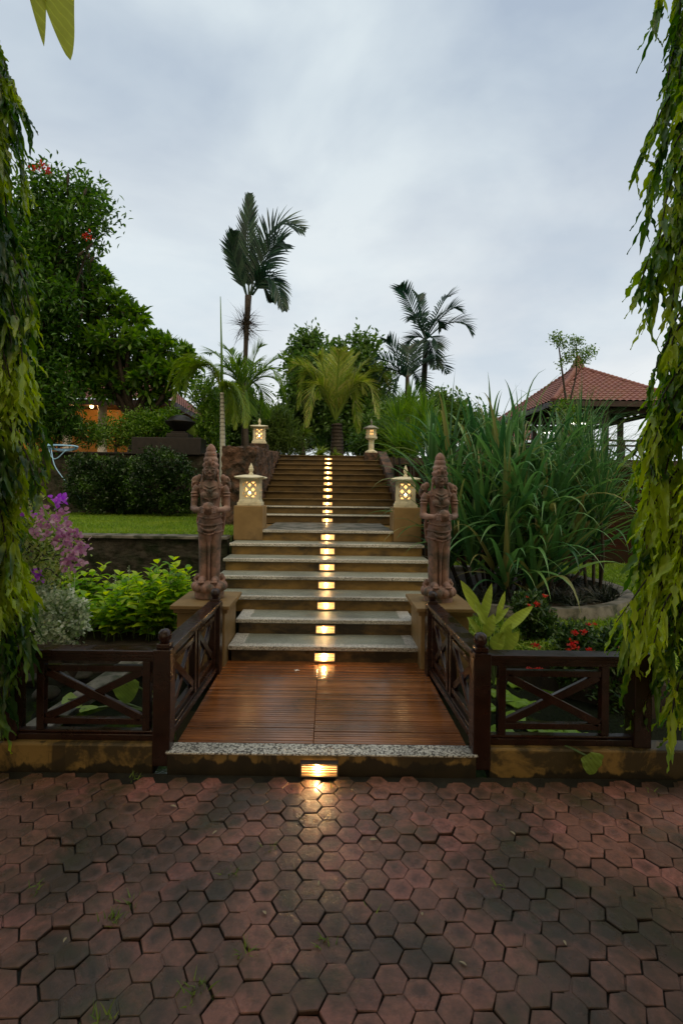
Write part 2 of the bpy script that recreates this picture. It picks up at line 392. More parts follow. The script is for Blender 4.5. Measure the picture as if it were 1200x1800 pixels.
MT['conc'] = stone('grey_concrete', [(.3,(.10,.095,.08)),(.7,(.2,.19,.165))], 8, .6, .4, .005, 40, stain=(.03,.035,.02), sscale=5)
MT['black_stone'] = stone('black_polished_stone', [(.3,(.006,.006,.006)),(.7,(.016,.015,.014))], 8, .55, .3, .004, 40, spec=.3)
MT['soil'] = stone('dark_soil', [(.3,(.018,.013,.008)),(.7,(.05,.036,.022))], 14, .95, .9, .03, 20)
MT['turf'] = stone('turf_base', [(.3,(.025,.045,.010)),(.7,(.055,.09,.02))], 8, .95, .6, .02, 30)
MT['lampglow'] = emit('step_lamp_glass', (1.0, .56, .19), 11)
MT['slat'] = plain('lamp_louvre', (.5,.33,.16), .35, .3)
MT['steel'] = plain('lamp_frame_metal', (.12,.11,.10), .35, .8)
MT['lantglow'] = emit('lantern_glow', (1.0, .50, .16), 1.7); MT['lantbulb'] = emit('lantern_bulb', (1.0, .66, .32), 55)
MT['tube'] = emit('fluorescent_tube', (1.0, .98, .85), 8)
MT['hose'] = plain('blue_hose', (.25,.48,.72), .35)
# ================================================================== THE SETTING
GZ = -0.115
# ---- paving of three-lobed hexagonal bricks (real geometry, one sheet of pattern)
def paving():
    s = 0.104; rh = s/math.sqrt(3); m = M(); g = M(); tile = {}
    qs = []
    for q in range(-64, 64):
        for r in range(-80, 80):
            x = 1.5*rh*q; y = s*(r + q/2) - 0.2
            if -4.2 < x < 4.2 and -1.6 < y < 2.80: qs.append((q, r, x, y))
    ca, sa = math.cos(R(1.6)), math.sin(R(1.6))
    for q, r, x, y in qs:
        c = (q - r) % 3; b = (q, r) if c == 0 else ((q-1, r) if c == 1 else (q, r-1))
        if b not in tile:
            tile[b] = (random.random(), random.gauss(0,.0024), random.gauss(0,.014), random.gauss(0,.014), random.gauss(0,.0012), random.gauss(0,.0012))
            bx = 1.5*rh*b[0] + rh; by = s*(b[1] + b[0]/2) - .2 + s/2
            X, Y = bx*ca - by*sa, bx*sa + by*ca
            if Y < 2.72:
                v = np.array([[X + .052*math.cos(k*PI/3), Y + .052*math.sin(k*PI/3), GZ - .0035 + tile[b][1]] for k in range(6)])
                m.add(v, np.array([[0,1,2,3,4,5]]), 0, np.tile([tile[b][0], .8], (6,1)))
        tv, dz, tx, ty, ox, oy = tile[b]
        bx = 1.5*rh*b[0]; by = s*(b[1] + b[0]/2) - .2
        V = []; A = []
        for rr, z, ed in ((rh*.976, -.016, 1), (rh*.974, -.0042, 1), (rh*.925, -.0010, .95), (rh*.55, 0.0004, .5)):
            for k in range(6):
                a = k*PI/3; j = 1 + .035*math.sin(q*7.1 + r*3.3 + k*2.1) - (.05 if (q*13 + r*7 + k*5) % 23 == 0 else 0)
                X0, Y0 = x + rr*j*math.cos(a) + ox, y + rr*j*math.sin(a) + oy
                V.append((X0, Y0, z + dz + (X0-bx)*tx + (Y0-by)*ty)); A.append((tv, ed))
        V.append((x+ox, y+oy, .0002 + dz + (x-bx)*tx + (y-by)*ty)); A.append((tv, 0))
        V = np.array(V); V = np.c_[V[:,0]*ca - V[:,1]*sa, V[:,0]*sa + V[:,1]*ca, V[:,2] + GZ]
        if V[:,1].max() > 2.785: continue
        F = [[i*6+k, i*6+(k+1)%6, (i+1)*6+(k+1)%6, (i+1)*6+k] for i in range(3) for k in range(6)]
        m.add(V, [np.array(F), np.array([[18+k, 18+(k+1)%6, 24] for k in range(6)])], 0, np.array(A))
    mt, t, b, o = newmat('wet_brick_pavers')
    at = node(t, 'ShaderNodeAttribute', attribute_name='tile').outputs['Fac']; ed = node(t, 'ShaderNodeAttribute', attribute_name='edge').outputs['Fac']
    c = ramp(t, at, [(0,(.19,.092,.062)),(.22,(.24,.11,.072)),(.5,(.30,.13,.085)),(.75,(.36,.152,.10)),(1,(.42,.16,.125))]).outputs[0]
    c = mixc(t, ramp(t, noise(t, 45, 5, .7), [(.35,0.),(.75,.55)]).outputs[0], c, (.05,.03,.024))
    # algae and grime: grows in the worn middle of each brick and in broad damp patches
    cen = ramp(t, ed, [(.25, 1.), (.85, 0.)]).outputs[0]
    n1 = ramp(t, noise(t, 7, 6, .7), [(.44, 0.), (.66, .85)]).outputs[0]
    f = node(t, 'ShaderNodeMath', {0: cen, 1: n1}, operation='MULTIPLY').outputs[0]
    c = mixc(t, f, c, (.022,.017,.012))
    c = mixc(t, ramp(t, noise(t, 1.6, 7, .68, dist=.6), [(.43, 0.), (.60, .9)]).outputs[0], c, (.042,.034,.018))
    c = mixc(t, ramp(t, noise(t, 2.4, 5, .7), [(.50, 0.), (.66, .6)]).outputs[0], c, (.045,.055,.016))
    c = mixc(t, ramp(t, ed, [(.94, 0.), (1., .75)]).outputs[0], c, (.014,.011,.008))
    t.links.new(c, b.inputs['Base Color'])
    t.links.new(ramp(t, noise(t, 6, 4, .6), [(.35, .20), (.65, .5)]).outputs[0], b.inputs['Roughness']); b.inputs['Specular IOR Level'].default_value = .35
    b.inputs['Coat Weight'].default_value = .3; b.inputs['Coat Roughness'].default_value = .22; b.inputs['Coat IOR'].default_value = 1.33
    bump(t, b, noise(t, 60, 8, .8), .8, .005)
    tag(m.build('paving', mt, attr=True, loc=(0,0,GZ)), kind='structure')
paving()
def sheet(name, x0, x1, y0, y1, z, mat, thick=None):
    m = M(); m.box(((x0+x1)/2, (y0+y1)/2, z - (thick or .02)/2), (x1-x0, y1-y0, thick or .02))
    return tag(m.build(name, mat), kind='structure')
sheet('ground', -400, 400, -60, 700, -1.2, MT['soil'])
gm = stone('mossy_joint_sand', [(.3,(.010,.009,.006)),(.7,(.028,.026,.014))], 14, .9, .6, .008, 40)
sheet('paving_bed', -9, 9, -8, 2.80, GZ - .014, gm, .3)
# pond
wm, t, b, o = newmat('pond_water'); b.inputs['Base Color'].default_value = (.012,.016,.010,1); b.inputs['Roughness'].default_value = .06; b.inputs['Specular IOR Level'].default_value = .55
bump(t, b, noise(t, 7, 3), .12, .01)
sheet('pond_water', -9, 9, 2.86, 5.0, -.24, wm, .05)
# left and right low beds, upper terrace and lawns
def poly_sheet(name, poly, z0, z1, mat):
    m = M(); m.prism(poly, z0, z1); return tag(m.build(name, mat), kind='structure')
poly_sheet('planting_bed', [(-9,4.62),(-2.9,4.55),(-1.2,4.66),(-1.2,6.12),(-9,6.12)], -.6, .02, MT['soil'])
poly_sheet('planting_bed', [(1.23,4.62),(1.62,4.55),(2.0,4.2),(2.5,3.8),(9,3.5),(9,5.2),(1.23,5.2)], -.6, .02, MT['soil'])
poly_sheet('lawn_base', [(-14,6.3),(-1.23,6.3),(-1.23,11.4),(-14,11.4)], -.5, .88, MT['turf'])
poly_sheet('lawn_base', [(1.23,5.22),(11,5.22),(11,9.55),(1.23,9.55)], -.5, .14, MT['turf'])
poly_sheet('upper_terrace', [(-60,11.5),(-1.6,11.5),(-1.6,11.9),(1.3,11.9),(1.3,9.7),(60,9.7),(60,160),(-60,160)], 0, 1.96, MT['turf'])
poly_sheet('upper_path', [(-12,11.92),(9,11.92),(9,30),(-12,30)], 1.95, 2.30, MT['soil'])

# ================================================================== RETAINING WALLS
def wall(label, poly, z0, z1, mat, rough=0, cap=None, name='retaining_wall', sub=5, ztop2=None):
    m = M(); m.prism(poly, z0, z1)
    if ztop2 is not None:   # slope the top towards the back
        V = m.V[0]; ymin, ymax = V[:,1].min(), V[:,1].max(); top = V[:,2] > z1 - 1e-6
        V[top,2] = z1 + (ztop2 - z1)*(V[top,1]-ymin)/(ymax-ymin)
    if cap is None:
        o = m.build(name, mat); base = o
    else:
        c = np.array(poly); base = thing(name, None, None, (c[:,0].mean(), c[:,1].min(), z0)); o = m.build('stonework', mat, base)
        k = M(); x0,x1,y0,y1 = c[:,0].min(), c[:,0].max(), c[:,1].min(), c[:,1].max(); k.box(((x0+x1)/2,(y0+y1)/2-.02,z1+.022),(x1-x0,y1-y0+.05,.04)); ob = k.build('coping', cap, base, bevel=.008)
    if rough:
        s1 = o.modifiers.new('sub', 'SUBSURF'); s1.subdivision_type = 'SIMPLE'; s1.levels = s1.render_levels = sub
        tx = bpy.data.textures.new('rough', 'CLOUDS'); tx.noise_scale = .16; tx.noise_depth = 3
        d = o.modifiers.new('disp', 'DISPLACE'); d.texture = tx; d.strength = rough; d.mid_level = .5; d.texture_coords = 'GLOBAL'
    tag(base, label, 'wall'); return base
wall('low mossy dark stone wall with a thin grey coping holding up the left lawn', [(-9,6.12),(-1.24,6.12),(-1.24,6.34),(-9,6.34)], -.1, .86, MT['wall_dark'], .05, MT['conc'], sub=7)
wall('tall dark stone wall behind the clipped bushes at the back of the left lawn', [(-14,11.35),(-1.75,11.35),(-1.75,11.6),(-14,11.6)], .8, 2.26, MT['wall_dark'], .05, MT['black_stone'], sub=7)
wall('rough red-brown stone wall flanking the upper steps below the far left lantern', [(-1.72,7.98),(-1.17,7.98),(-1.17,11.7),(-1.55,11.7)], .8, 2.17, MT['laterite'], .12, None, sub=6, ztop2=2.36)
bm_, t, b, o = newmat('red_brown_brick')
br = node(t, 'ShaderNodeTexBrick', {'Scale': 5.0, 'Mortar Size': .012, 'Color1': c4((.036,.013,.008)), 'Color2': c4((.02,.009,.006)), 'Mortar': c4((.012,.009,.006))})
mpn = node(t, 'ShaderNodeMapping', {'Vector': node(t, 'ShaderNodeTexCoord').outputs['Object'], 'Rotation': (PI/2,0,0)}).outputs[0]
t.links.new(mpn, br.inputs['Vector'])
t.links.new(mixc(t, ramp(t, noise(t, 3, 6, .65), [(.4,0.),(.65,.85)]).outputs[0], br.outputs[0], (.018,.016,.009)), b.inputs['Base Color']); b.inputs['Roughness'].default_value = .95; b.inputs['Specular IOR Level'].default_value = .05
bump(t, b, br.outputs['Fac'], -.6, .01)
wall('dark red-brown brick wall below the open pavilion on the right', [(1.3,9.5),(16,9.5),(16,9.75),(1.3,9.75)], .1, 1.99, bm_, 0, MT['laterite'])

# kerb in front of the pond, left and right of the bridge
for x0, x1, lb in ((-9, -.975, 'ochre rendered kerb with dark drip stains left of the wooden bridge'), (.93, 9, 'shaded ochre rendered kerb right of the wooden bridge')):
    m = M(); m.box(((x0+x1)/2, 2.865, -.06), (x1-x0, .13, .19)); tag(m.build('kerb_wall', MT['kerb'], bevel=.012), lb, 'kerb')

# ================================================================== STAIRCASE
D2, TL, RL, DU, TU, RU = 4.28, .355, .138, 7.95, .379, .122
st = thing('stone_staircase', 'wide ochre staircase with pebble-washed treads climbing in two flights to the terrace', 'staircase', (0, D2, 0))
Z = [0.0]; YF = []
for k in range(1, 19):
    if k <= 7: YF.append(D2 + (k-1)*TL); Z.append(k*RL)
    else: YF.append(DU + (k-8)*TU); Z.append(7*RL + (k-7)*RU)
for k in range(1, 19):
    y0 = YF[k-1]; y1 = YF[k] if k < 18 else y0 + .45
    zt = Z[k]; zb = Z[k-1]
    if k <= 2: xl, xr = -.83, .80
    elif k <= 6: xl, xr = -1.18, 1.16
    elif k == 7: xl, xr = -1.21, 1.19
    else: xl, xr = -1.15, 1.15
    mt = MT['riser_low'] if k <= 2 else (MT['ochre'] if k <= 7 else MT['riser_high'])
    th = .034 if k <= 7 else .018
    m = M(); base = -.3 if k == 1 else min(zb, Z[k-1]) - .02
    m.box(((xl+xr)/2, (y0 + y1 + .05)/2, (base + zt - th)/2), (xr-xl-.02 if k < 7 else xr-xl, y1 - y0 + .05, zt - th - base)); m.build('riser', mt, st)
    nx = .012 if k != 7 else 0
    a, b_ = (xl-nx, xr+nx) if k != 7 else (-.835, .84)
    m = M(); m.box(((a+b_)/2, (y0-.03+y1)/2, zt - th/2), (b_-a, y1-y0+.03, th))
    m.build('tread', (MT['conc'] if k == 7 else MT['pebble_grey']) if k < 10 else MT['riser_high'], st, bevel=.004)
    m = M(); e = .003; fw = .085 if k <= 2 else (.045 if k <= 7 else .025)
    m.box(((a+b_)/2, y0-.03 + fw/2 - .003, zt - th/2 + e), (b_-a+.006, fw, th))
    if k <= 2:
        for xs in (a + .06, b_ - .06): m.box((xs, (y0-.03+fw + y1)/2 - .002, zt - th/2 + e), (.12, y1-(y0-.03+fw) - .004, th))
    m.build('tread_border', MT['pebble_white'] if k < 10 else MT['riser_high'], st, bevel=.004)
# right side wall of the upper flight
m = M()
pts = [(DU-.1, .9), (DU-.1, 1.15), (11.74, 2.42), (12.1, 2.42), (12.1, .9)]
V = [(1.16, y, z) for y, z in pts] + [(1.36, y, z) for y, z in pts]
m.add(V, [np.array([[0,1,2,3,4],[9,8,7,6,5]]), np.array([[i, 5+i, 5+(i+1)%5, (i+1)%5] for i in range(5)])])
m.build('side_wall', MT['laterite'], st, bevel=.01)
# lantern plinths: one with each near lantern, plus the small ones at the top
for x0, x1, lb, mt in ((-1.215, -.84, 'left ochre plinth at the foot of the upper flight, under the near left lantern', 'ochre_clean'), (.845, 1.20, 'right ochre plinth at the foot of the upper flight, under the near right lantern', 'ochre_clean')):
    m = M(); m.box(((x0+x1)/2, 6.38 + .20, (.83+1.275)/2), (x1-x0, .42, .445)); tag(m.build('plinth', MT[mt], bevel=.01), lb, 'plinth')
m = M(); m.box((1.0, 11.72, 2.27), (.33, .34, .22)); tag(m.build('plinth', MT['laterite'], bevel=.01), 'small brown plinth beside the top steps, under the far right lantern', 'plinth')
m = M(); m.box((-1.46, 10.4, 2.36), (.36, .36, .16)); tag(m.build('plinth', MT['laterite'], bevel=.01), 'small brown plinth on the rough stone wall, under the far left lantern', 'plinth')

# ================================================================== STEP LIGHTS
MT['reflector'] = emit('lamp_reflector', (1.0,.56,.20), 1.5); MT['bulb'] = emit('lamp_bulb', (1.0,.62,.26), 420)
MT['reflector'].node_tree.nodes['Principled BSDF'].inputs['Base Color'].default_value = (.75,.55,.3,1)
ORD = ['', 'first', 'second', 'third', 'fourth', 'fifth', 'sixth', 'seventh', 'eighth', 'ninth', 'tenth', 'eleventh', 'twelfth', 'thirteenth', 'fourteenth', 'fifteenth', 'sixteenth', 'seventeenth', 'eighteenth']
def step_light(x, y, z, w_, h_, label, bulb=1.0):
    r = thing('step_light', label, 'step light', (x, y, z), 'recessed step lights up the middle of the staircase')
    m = M(); f = .008; dp = .034
    m.box((x, y-dp/2, z+h_/2-f/2), (w_, dp, f)); m.box((x, y-dp/2, z-h_/2+f/2), (w_, dp, f))
    for s in (-1, 1): m.box((x+s*(w_/2-f/2), y-dp/2, z), (f, dp, h_-2*f))
    m.build('frame', MT['steel'], r)
    m = M(); m.box((x, y-.002, z), (w_-2*f, .004, h_-2*f)); m.build('reflector', MT['reflector'], r)
    bx = x + random.uniform(-.012,.012); m = M(); m.ell((bx, y-.016, z+.004), (.008*bulb,.008,.008*bulb), 10, 7); m.build('bulb', MT['bulb'], r, smooth=True)
    m = M(); n = 5 if h_ > .07 else 4
    for i in range(n): m.box((x, y-dp+.003, z - h_/2 + f + (i+.5)*(h_-2*f)/n), (w_-2*f, .007, .0024), rx=.45)
    m.build('louvre', MT['slat'], r); return r
step_light(-.032, 2.779, -.070, .212, .080, 'largest recessed light, in the kerb below the pebble strip at the edge of the paving', 1.8)
for k in range(1, 19):
    lx = [-.02,-.015,-.012,-.01,-.008,-.006,-.004,0][k] if k <= 7 else -.012
    hh = .084 if k <= 7 else .062
    step_light(lx, YF[k-1] - .003, Z[k-1] + .010 + hh/2, .185 if k <= 7 else .178, hh, bulb=(1.9 if k == 1 else random.uniform(.8,1.25)), label=f'recessed light in the {ORD[k]} riser of the staircase counted up from the bridge' if k not in (1, 18) else ('recessed light in the bottom riser, just behind the wooden deck' if k == 1 else 'topmost recessed light, in the highest riser under the terrace edge'))

# ================================================================== BRIDGE
br_ = thing('wooden_bridge', 'wet reddish-brown plank bridge leading from the paving to the stone steps', 'bridge', (-.02, 2.79, -.1))
for x0, x1 in ((-.865, -.0715), (-.0685, .825)):
    m = M(); y = 2.90
    while y < 4.27:
        wd = random.choice([.030,.030,.030,.034,.026]); m.box(((x0+x1)/2, y + wd/2, -.013 + random.gauss(0,.0007)), (x1-x0, wd-.0052, .03)); y += wd
    m.build('deck_panel', MT['deck'], br_, bevel=.002)
m = M(); m.box((-.02, 2.8415, -.005), (1.76, .117, .010)); m.build('pebble_threshold', MT['pebble_strip'], br_, bevel=.003)
m = M(); m.box((-.02, 2.855, -.086), (1.74, .13, .150)); m.build('kerb_face', MT['kerb'], br_, bevel=.004)
m = M()
for x in (-.80, -.4, 0, .4, .76): m.box((x, 3.6, -.07), (.07, 1.34, .08))
m.box((-.02,3.6,-.4),(.3,.3,.58)); m.build('joist', MT['darkwood'], br_)

# ================================================================== RAILINGS
def post(p, parent, h=.60, w_=.10, z0=-.09):
    m = M(); m.box((p[0], p[1], (z0+h-.03)/2), (w_, w_, h-.03-z0)); m.box((p[0], p[1], h-.015), (w_*.74, w_*.74, .03)); o = m.build('post', MT['redwood'], parent, bevel=.006)
    m = M(); r = w_*.39
    m.lathe([(.001,h-.004),(r*.72,h-.004),(r*.66,h+.008),(r*.95,h+.022),(r,h+.042),(r*.86,h+.062),(r*.5,h+.076),(.001,h+.08)], (p[0],p[1],0), 20); ORG[o.name] = ORG[parent.name]
    k = m.build('post_cap', MT['redwood'], o, smooth=True); return o
def railing(label, a, b, panels, posts, lit=True, ztop=.575, zlow=.05):
    """posts, moulded top rail, bottom rail and framed X panels between a and b"""
    a = np.array(a, float); b = np.array(b, float); L = np.linalg.norm(b-a); d = (b-a)/L
    n = np.array([-d[1], d[0]])
    r = thing('wooden_railing', label, 'railing', (a[0], a[1], -.09), 'dark wooden railings with crossed braces')
    q = lambda s, z: (a[0]+d[0]*s, a[1]+d[1]*s, z)
    m = M(); m.bar(q(0,ztop-.010), q(L,ztop-.010), .105, .022); m.bar(q(0,ztop-.034), q(L,ztop-.034), .075, .022)
    m.build('top_rail', MT['redwood'], r, bevel=.005)
    m = M(); m.bar(q(0,ztop-.058), q(L,ztop-.058), .05, .022); m.build('moulding', MT['redwood'], r, bevel=.003)
    m = M(); m.bar(q(0,zlow), q(L,zlow), .07, .042); m.bar(q(0,zlow+.029), q(L,zlow+.029), .045, .014); m.build('bottom_rail', MT['redwood'], r, bevel=.004)
    for s0, s1 in panels:
        zt, zb = ztop-.115, zlow+.085
        for s in (s0, s1): m = M(); m.box((*q(s,0)[:2], (zlow+.037+ztop-.07)/2), (.044,.044,ztop-.07-zlow-.037), rz=math.atan2(d[1],d[0])); m.build('stile', MT['redwood'], r, bevel=.003)
        for z in (zt, zb): m = M(); m.bar(q(s0+.022,z), q(s1-.022,z), .034, .036); m.build('cross_rail', MT['redwood'], r, bevel=.003)
        w2 = .045
        for sg, off in ((1, .004), (-1, -.004)):
            m = M(); z0, z1 = (zb+.018, zt-.018) if sg == 1 else (zt-.018, zb+.018)
            p0 = np.array(q(s0+.03, z0)); p1 = np.array(q(s1-.03, z1)); o3 = np.array([n[0],n[1],0])*off
            m.bar(p0+o3, p1+o3, .026, w2); m.build('cross_brace', MT['redwood'], r, bevel=.003)
    for s in posts: post(q(s,0), r)
    return r
railing('left side railing of the bridge running from the near post to the left statue pedestal', (-.93,2.85), (-.905,4.02), [(.09,.56),(.64,1.09)], [0, 1.17])
railing('right side railing of the bridge running from the near post to the right statue pedestal', (.885,2.85), (.855,4.02), [(.09,.56),(.64,1.09)], [0, 1.17])
railing('front railing over the kerb left of the bridge, reaching to the left hanging tree', (-.985,2.875), (-1.80,2.875), [(.05,.66)], [.83], ztop=.555)
railing('front railing over the kerb right of the bridge, in front of the lily pads', (.94,2.875), (1.81,2.875), [(.075,.67)], [.87], ztop=.555)

# ================================================================== STATUE PEDESTALS
for cx, lb in ((-1.05, 'square ochre pedestal carrying the left stone statue'), (.985, 'square ochre pedestal carrying the right stone statue')):
    r = thing('pedestal', lb, 'pedestal', (cx, 4.38, -.1), 'ochre pedestals at the end of the bridge')
    m = M(); m.box((cx, 4.38, .17), (.40, .50, .56)); m.build('shaft', MT['ochre_clean'], r, bevel=.006)
    m = M(); m.box((cx, 4.38, .468), (.45, .55, .034)); m.box((cx, 4.38, .503), (.49, .60, .034)); m.build('cap', MT['ochre_clean'], r, bevel=.006)

# ================================================================== STATUES
def statue(loc, label, rz=0):
    x0, y0, z0 = loc
    root = thing('stone_statue', label, 'statue', loc, 'carved stone goddess statues flanking the steps')
    m = M(); O = np.array(loc)
    E = lambda c, r_, rot=None: m.ell(O+np.array(c), r_, 16, 10, rot)
    C = lambda pts, rad, k=10: m.tube([O+np.array(p) for p in pts], rad, k)
    def Lz(prof, k=32, cx=0, cy=0):   # profile rows (z, rx, ry)
        p = np.array(prof); n = len(p); a = np.linspace(0, 2*PI, k, endpoint=False)
        V = np.stack([p[:,1,None]*np.cos(a)+cx, p[:,2,None]*np.sin(a)+cy, np.repeat(p[:,0,None],k,1)], -1).reshape(-1,3) + O
        i = np.arange(n-1)[:,None]*k; j = np.arange(k)[None]; j2 = (j+1)%k
        m.add(V, [np.stack([i+j,i+j2,i+k+j2,i+k+j],-1).reshape(-1,4), np.array([np.arange(k)[::-1]]), np.array([np.arange(k)+(n-1)*k])])
    Lz([(0,.125,.12),(.012,.136,.13),(.06,.136,.13),(.068,.125,.12)])
    Lz([(.055,.12,.12),(.07,.142,.137),(.10,.152,.146),(.13,.148,.142),(.15,.125,.12),(.157,.1,.1)])
    for k in range(14):   # lotus petals on the cushion
        a = k*2*PI/14; E((.138*math.cos(a), .132*math.sin(a), .105), (.034,.034,.04))
    # legs under a long tight skirt
    for s in (-1, 1):
        Lz([(.15,.052,.062),(.19,.048,.058),(.30,.049,.060),(.42,.051,.064),(.52,.056,.070),(.62,.060,.074),(.68,.05,.06)], cx=s*.051, cy=-.004)
        E((s*.060,-.075,.168), (.036,.062,.030))
        for q in range(4): E((s*.060 + (q-1.5)*.016, -.132, .156), (.009,.013,.010))
        C([(s*.10,.0,.20),(s*.135,.01,.16),(s*.12,-.02,.14)], [.03,.022,.012])       # flared hem
    Lz([(.14,.085,.045),(.3,.075,.045),(.5,.085,.05),(.66,.095,.06)], cy=.03)
    C([(0,-.058,.16),(0,-.062,.35),(0,-.070,.50),(0,-.080,.60)], [.011,.013,.016,.022], 8)   # centre sash
    for z in (): C([(-.03,-.058-.02*(z-.2),z+.012),(0,-.075-.02*(z-.2),z-.004),(.03,-.058-.02*(z-.2),z+.012)], .006, 6)
    # hips, waist, chest
    Lz([(.50,.095,.066),(.56,.108,.080),(.62,.113,.088),(.68,.111,.088),(.73,.102,.080),(.78,.092,.070),(.82,.087,.066),(.87,.093,.070),(.92,.100,.074),(.97,.112,.066),(1.0,.118,.058),(1.025,.085,.048),(1.04,.045,.04)])
    for z, rr in ((.585,.117),(.655,.119),(.715,.112)): m.tube([O+np.array((rr*math.cos(a), .8*rr*math.sin(a), z - (.010*math.cos(2*a+PI)))) for a in np.linspace(0,2*PI,28)], .006, 6)
    C([(-.085,-.065,.64),(-.05,-.098,.61),(0,-.105,.60),(.05,-.098,.61),(.085,-.065,.64)], [.009,.013,.015,.013,.009], 8)
    C([(-.07,-.075,.60),(-.035,-.098,.575),(0,-.103,.565),(.035,-.098,.575),(.07,-.075,.60)], [.006,.009,.010,.009,.006], 8)
    for s in (-1, 1):
        E((s*.044,-.058,.905), (.043,.030,.036)); C([(s*.082,-.055,.93),(s*.055,-.084,.885),(s*.012,-.072,.872)], .006, 6)
        C([(s*.118,.005,.985),(s*.140,.008,.955),(s*.150,.008,.88),(s*.156,.0,.80)], [.038,.038,.033,.030], 12)
        E((s*.156,.0,.795), (.034,.034,.034))
        C([(s*.156,0,.795),(s*.125,-.06,.782),(s*.085,-.112,.785)], [.033,.028,.022], 12)
        for z in (.93,.905): m.tube([O+np.array((s*.148+.036*math.cos(a), .006+.038*math.sin(a), z)) for a in np.linspace(0,2*PI,18)], .005, 6)
        E((s*.072,-.128,.785), (.024,.022,.030))
        for q in range(4):  # fingers closing round the bowl
            zz = .808 - q*.015; ln_ = (.92,1,.96,.8)[q]
            C([(s*.070,-.138,zz),(s*.052,-.168,zz-.002),(s*.052-s*.022*ln_,-.188,zz-.006)], [.0085,.0075,.006], 6)
        C([(s*.062,-.128,.808),(s*.044,-.142,.836),(s*.026,-.152,.842)], [.009,.008,.006], 6)
        # curled wing ornaments behind the shoulders
        E((s*.140,.045,1.035), (.036,.030,.050)); E((s*.165,.05,1.00), (.026,.028,.042)); E((s*.112,.05,1.065), (.028,.026,.034))
        C([(s*.16,.03,1.065),(s*.175,.02,1.04),(s*.165,.01,1.015),(s*.148,.01,1.03)], [.012,.012,.010,.007], 8)
        # long hair locks and ear lobes
        C([(s*.060,.01,1.13),(s*.068,-.01,1.07),(s*.082,-.03,1.02),(s*.088,-.05,.97)], [.016,.015,.013,.008], 8)
        E((s*.068,-.012,1.115), (.012,.016,.030)); E((s*.070,-.02,1.075), (.011,.011,.018))
    for rr, z, yy in ((.058,.990,-.050),(.076,.966,-.058)): C([(-rr,-.030,z+.03),(-rr*.7,yy-.010,z),(0,yy-.022,z-.018),(rr*.7,yy-.010,z),(rr,-.030,z+.03)], .0062, 6)
    E((0,-.083,.945), (.014,.009,.016)); C([(-.03,-.08,.95),(0,-.09,.915),(.03,-.08,.95)], .004, 6)
    C([(.115,.02,.80),(.128,.015,.72),(.124,.02,.64),(.112,.025,.55)], [.012,.017,.014,.008], 8)      # ribbon down one hip
    C([(-.112,.02,.76),(-.12,.02,.68),(-.108,.025,.58)], [.010,.014,.007], 8)
    C([(0,.0,1.01),(0,-.006,1.075)], [.040,.036], 14)
    Lz([(1.040,.018,.020),(1.050,.034,.046),(1.070,.048,.060),(1.10,.058,.068),(1.13,.065,.072),(1.16,.064,.070),(1.19,.058,.062)], cy=-.014)
    # face
    C([(0,-.078,1.150),(0,-.086,1.125),(0,-.092,1.110)], [.006,.0075,.010], 8); E((-.009,-.084,1.106),(.006,.007,.005)); E((.009,-.084,1.106),(.006,.007,.005))
    for s in (-1,1):
        E((s*.026,-.077,1.132), (.015,.008,.0075)); C([(s*.008,-.083,1.150),(s*.026,-.082,1.156),(s*.046,-.068,1.148)], .0045, 6)
        E((s*.030,-.058,1.098), (.022,.018,.028))
    E((0,-.080,1.083), (.018,.008,.0045)); E((0,-.079,1.075), (.014,.008,.005)); E((0,-.062,1.060), (.020,.016,.014))
    # crown in tiers
    Lz([(1.155,.069,.076),(1.165,.073,.080),(1.185,.073,.080),(1.195,.064,.070),(1.205,.062,.066),(1.215,.066,.069),(1.235,.065,.068),(1.245,.056,.057),(1.255,.054,.054),(1.265,.057,.057),(1.285,.053,.053),(1.295,.044,.044),(1.305,.047,.047),(1.322,.045,.045),(1.338,.037,.037),(1.352,.026,.026),(1.362,.012,.012),(1.367,.002,.002)], cy=-.006)
    for n_, zz, rr, sz in ((18,1.176,.072,.007),(16,1.225,.064,.006)):
        for k in range(n_): a = k*2*PI/n_; E((rr*math.cos(a), -.006+rr*1.04*math.sin(a), zz), (sz,sz,sz*1.3))
    E((0,-.084,1.20), (.020,.012,.026)); E((-.035,-.074,1.19), (.013,.010,.018)); E((.035,-.074,1.19), (.013,.010,.018))
    o = m.build('carved_figure', MT['statue'], root, smooth=True)
    rm = o.modifiers.new('remesh', 'REMESH'); rm.mode = 'VOXEL'; rm.voxel_size = .0042; rm.use_smooth_shade = True
    # the lotus bowl held in front of the belly
    m = M(); c = O + np.array((0,-.150,.795)); 
    m.lathe([(.001,.052),(.010,.052),(.012,.044),(.022,.046),(.026,.036),(.036,.038),(.041,.026),(.050,.024),(.056,.006),(.057,-.012),(.050,-.034),(.034,-.050),(.001,-.056)], c, 28, axis='Y', sx=1.02, sy=1.0)
    m.build('lotus_bowl', MT['statue'], root, smooth=True)
    return root
s1 = statue((-1.045, 4.40, .52), 'carved terracotta stone goddess holding a lotus bowl, on the left pedestal')
s2 = copy_thing(s1, (.985, 4.40, .50), rz=R(4), scale=(-.92,.95,.975), label='carved terracotta stone goddess holding a lotus bowl, on the right pedestal')
s1.rotation_euler = (0, 0, R(6)); s1.scale = (.93, .95, 1)

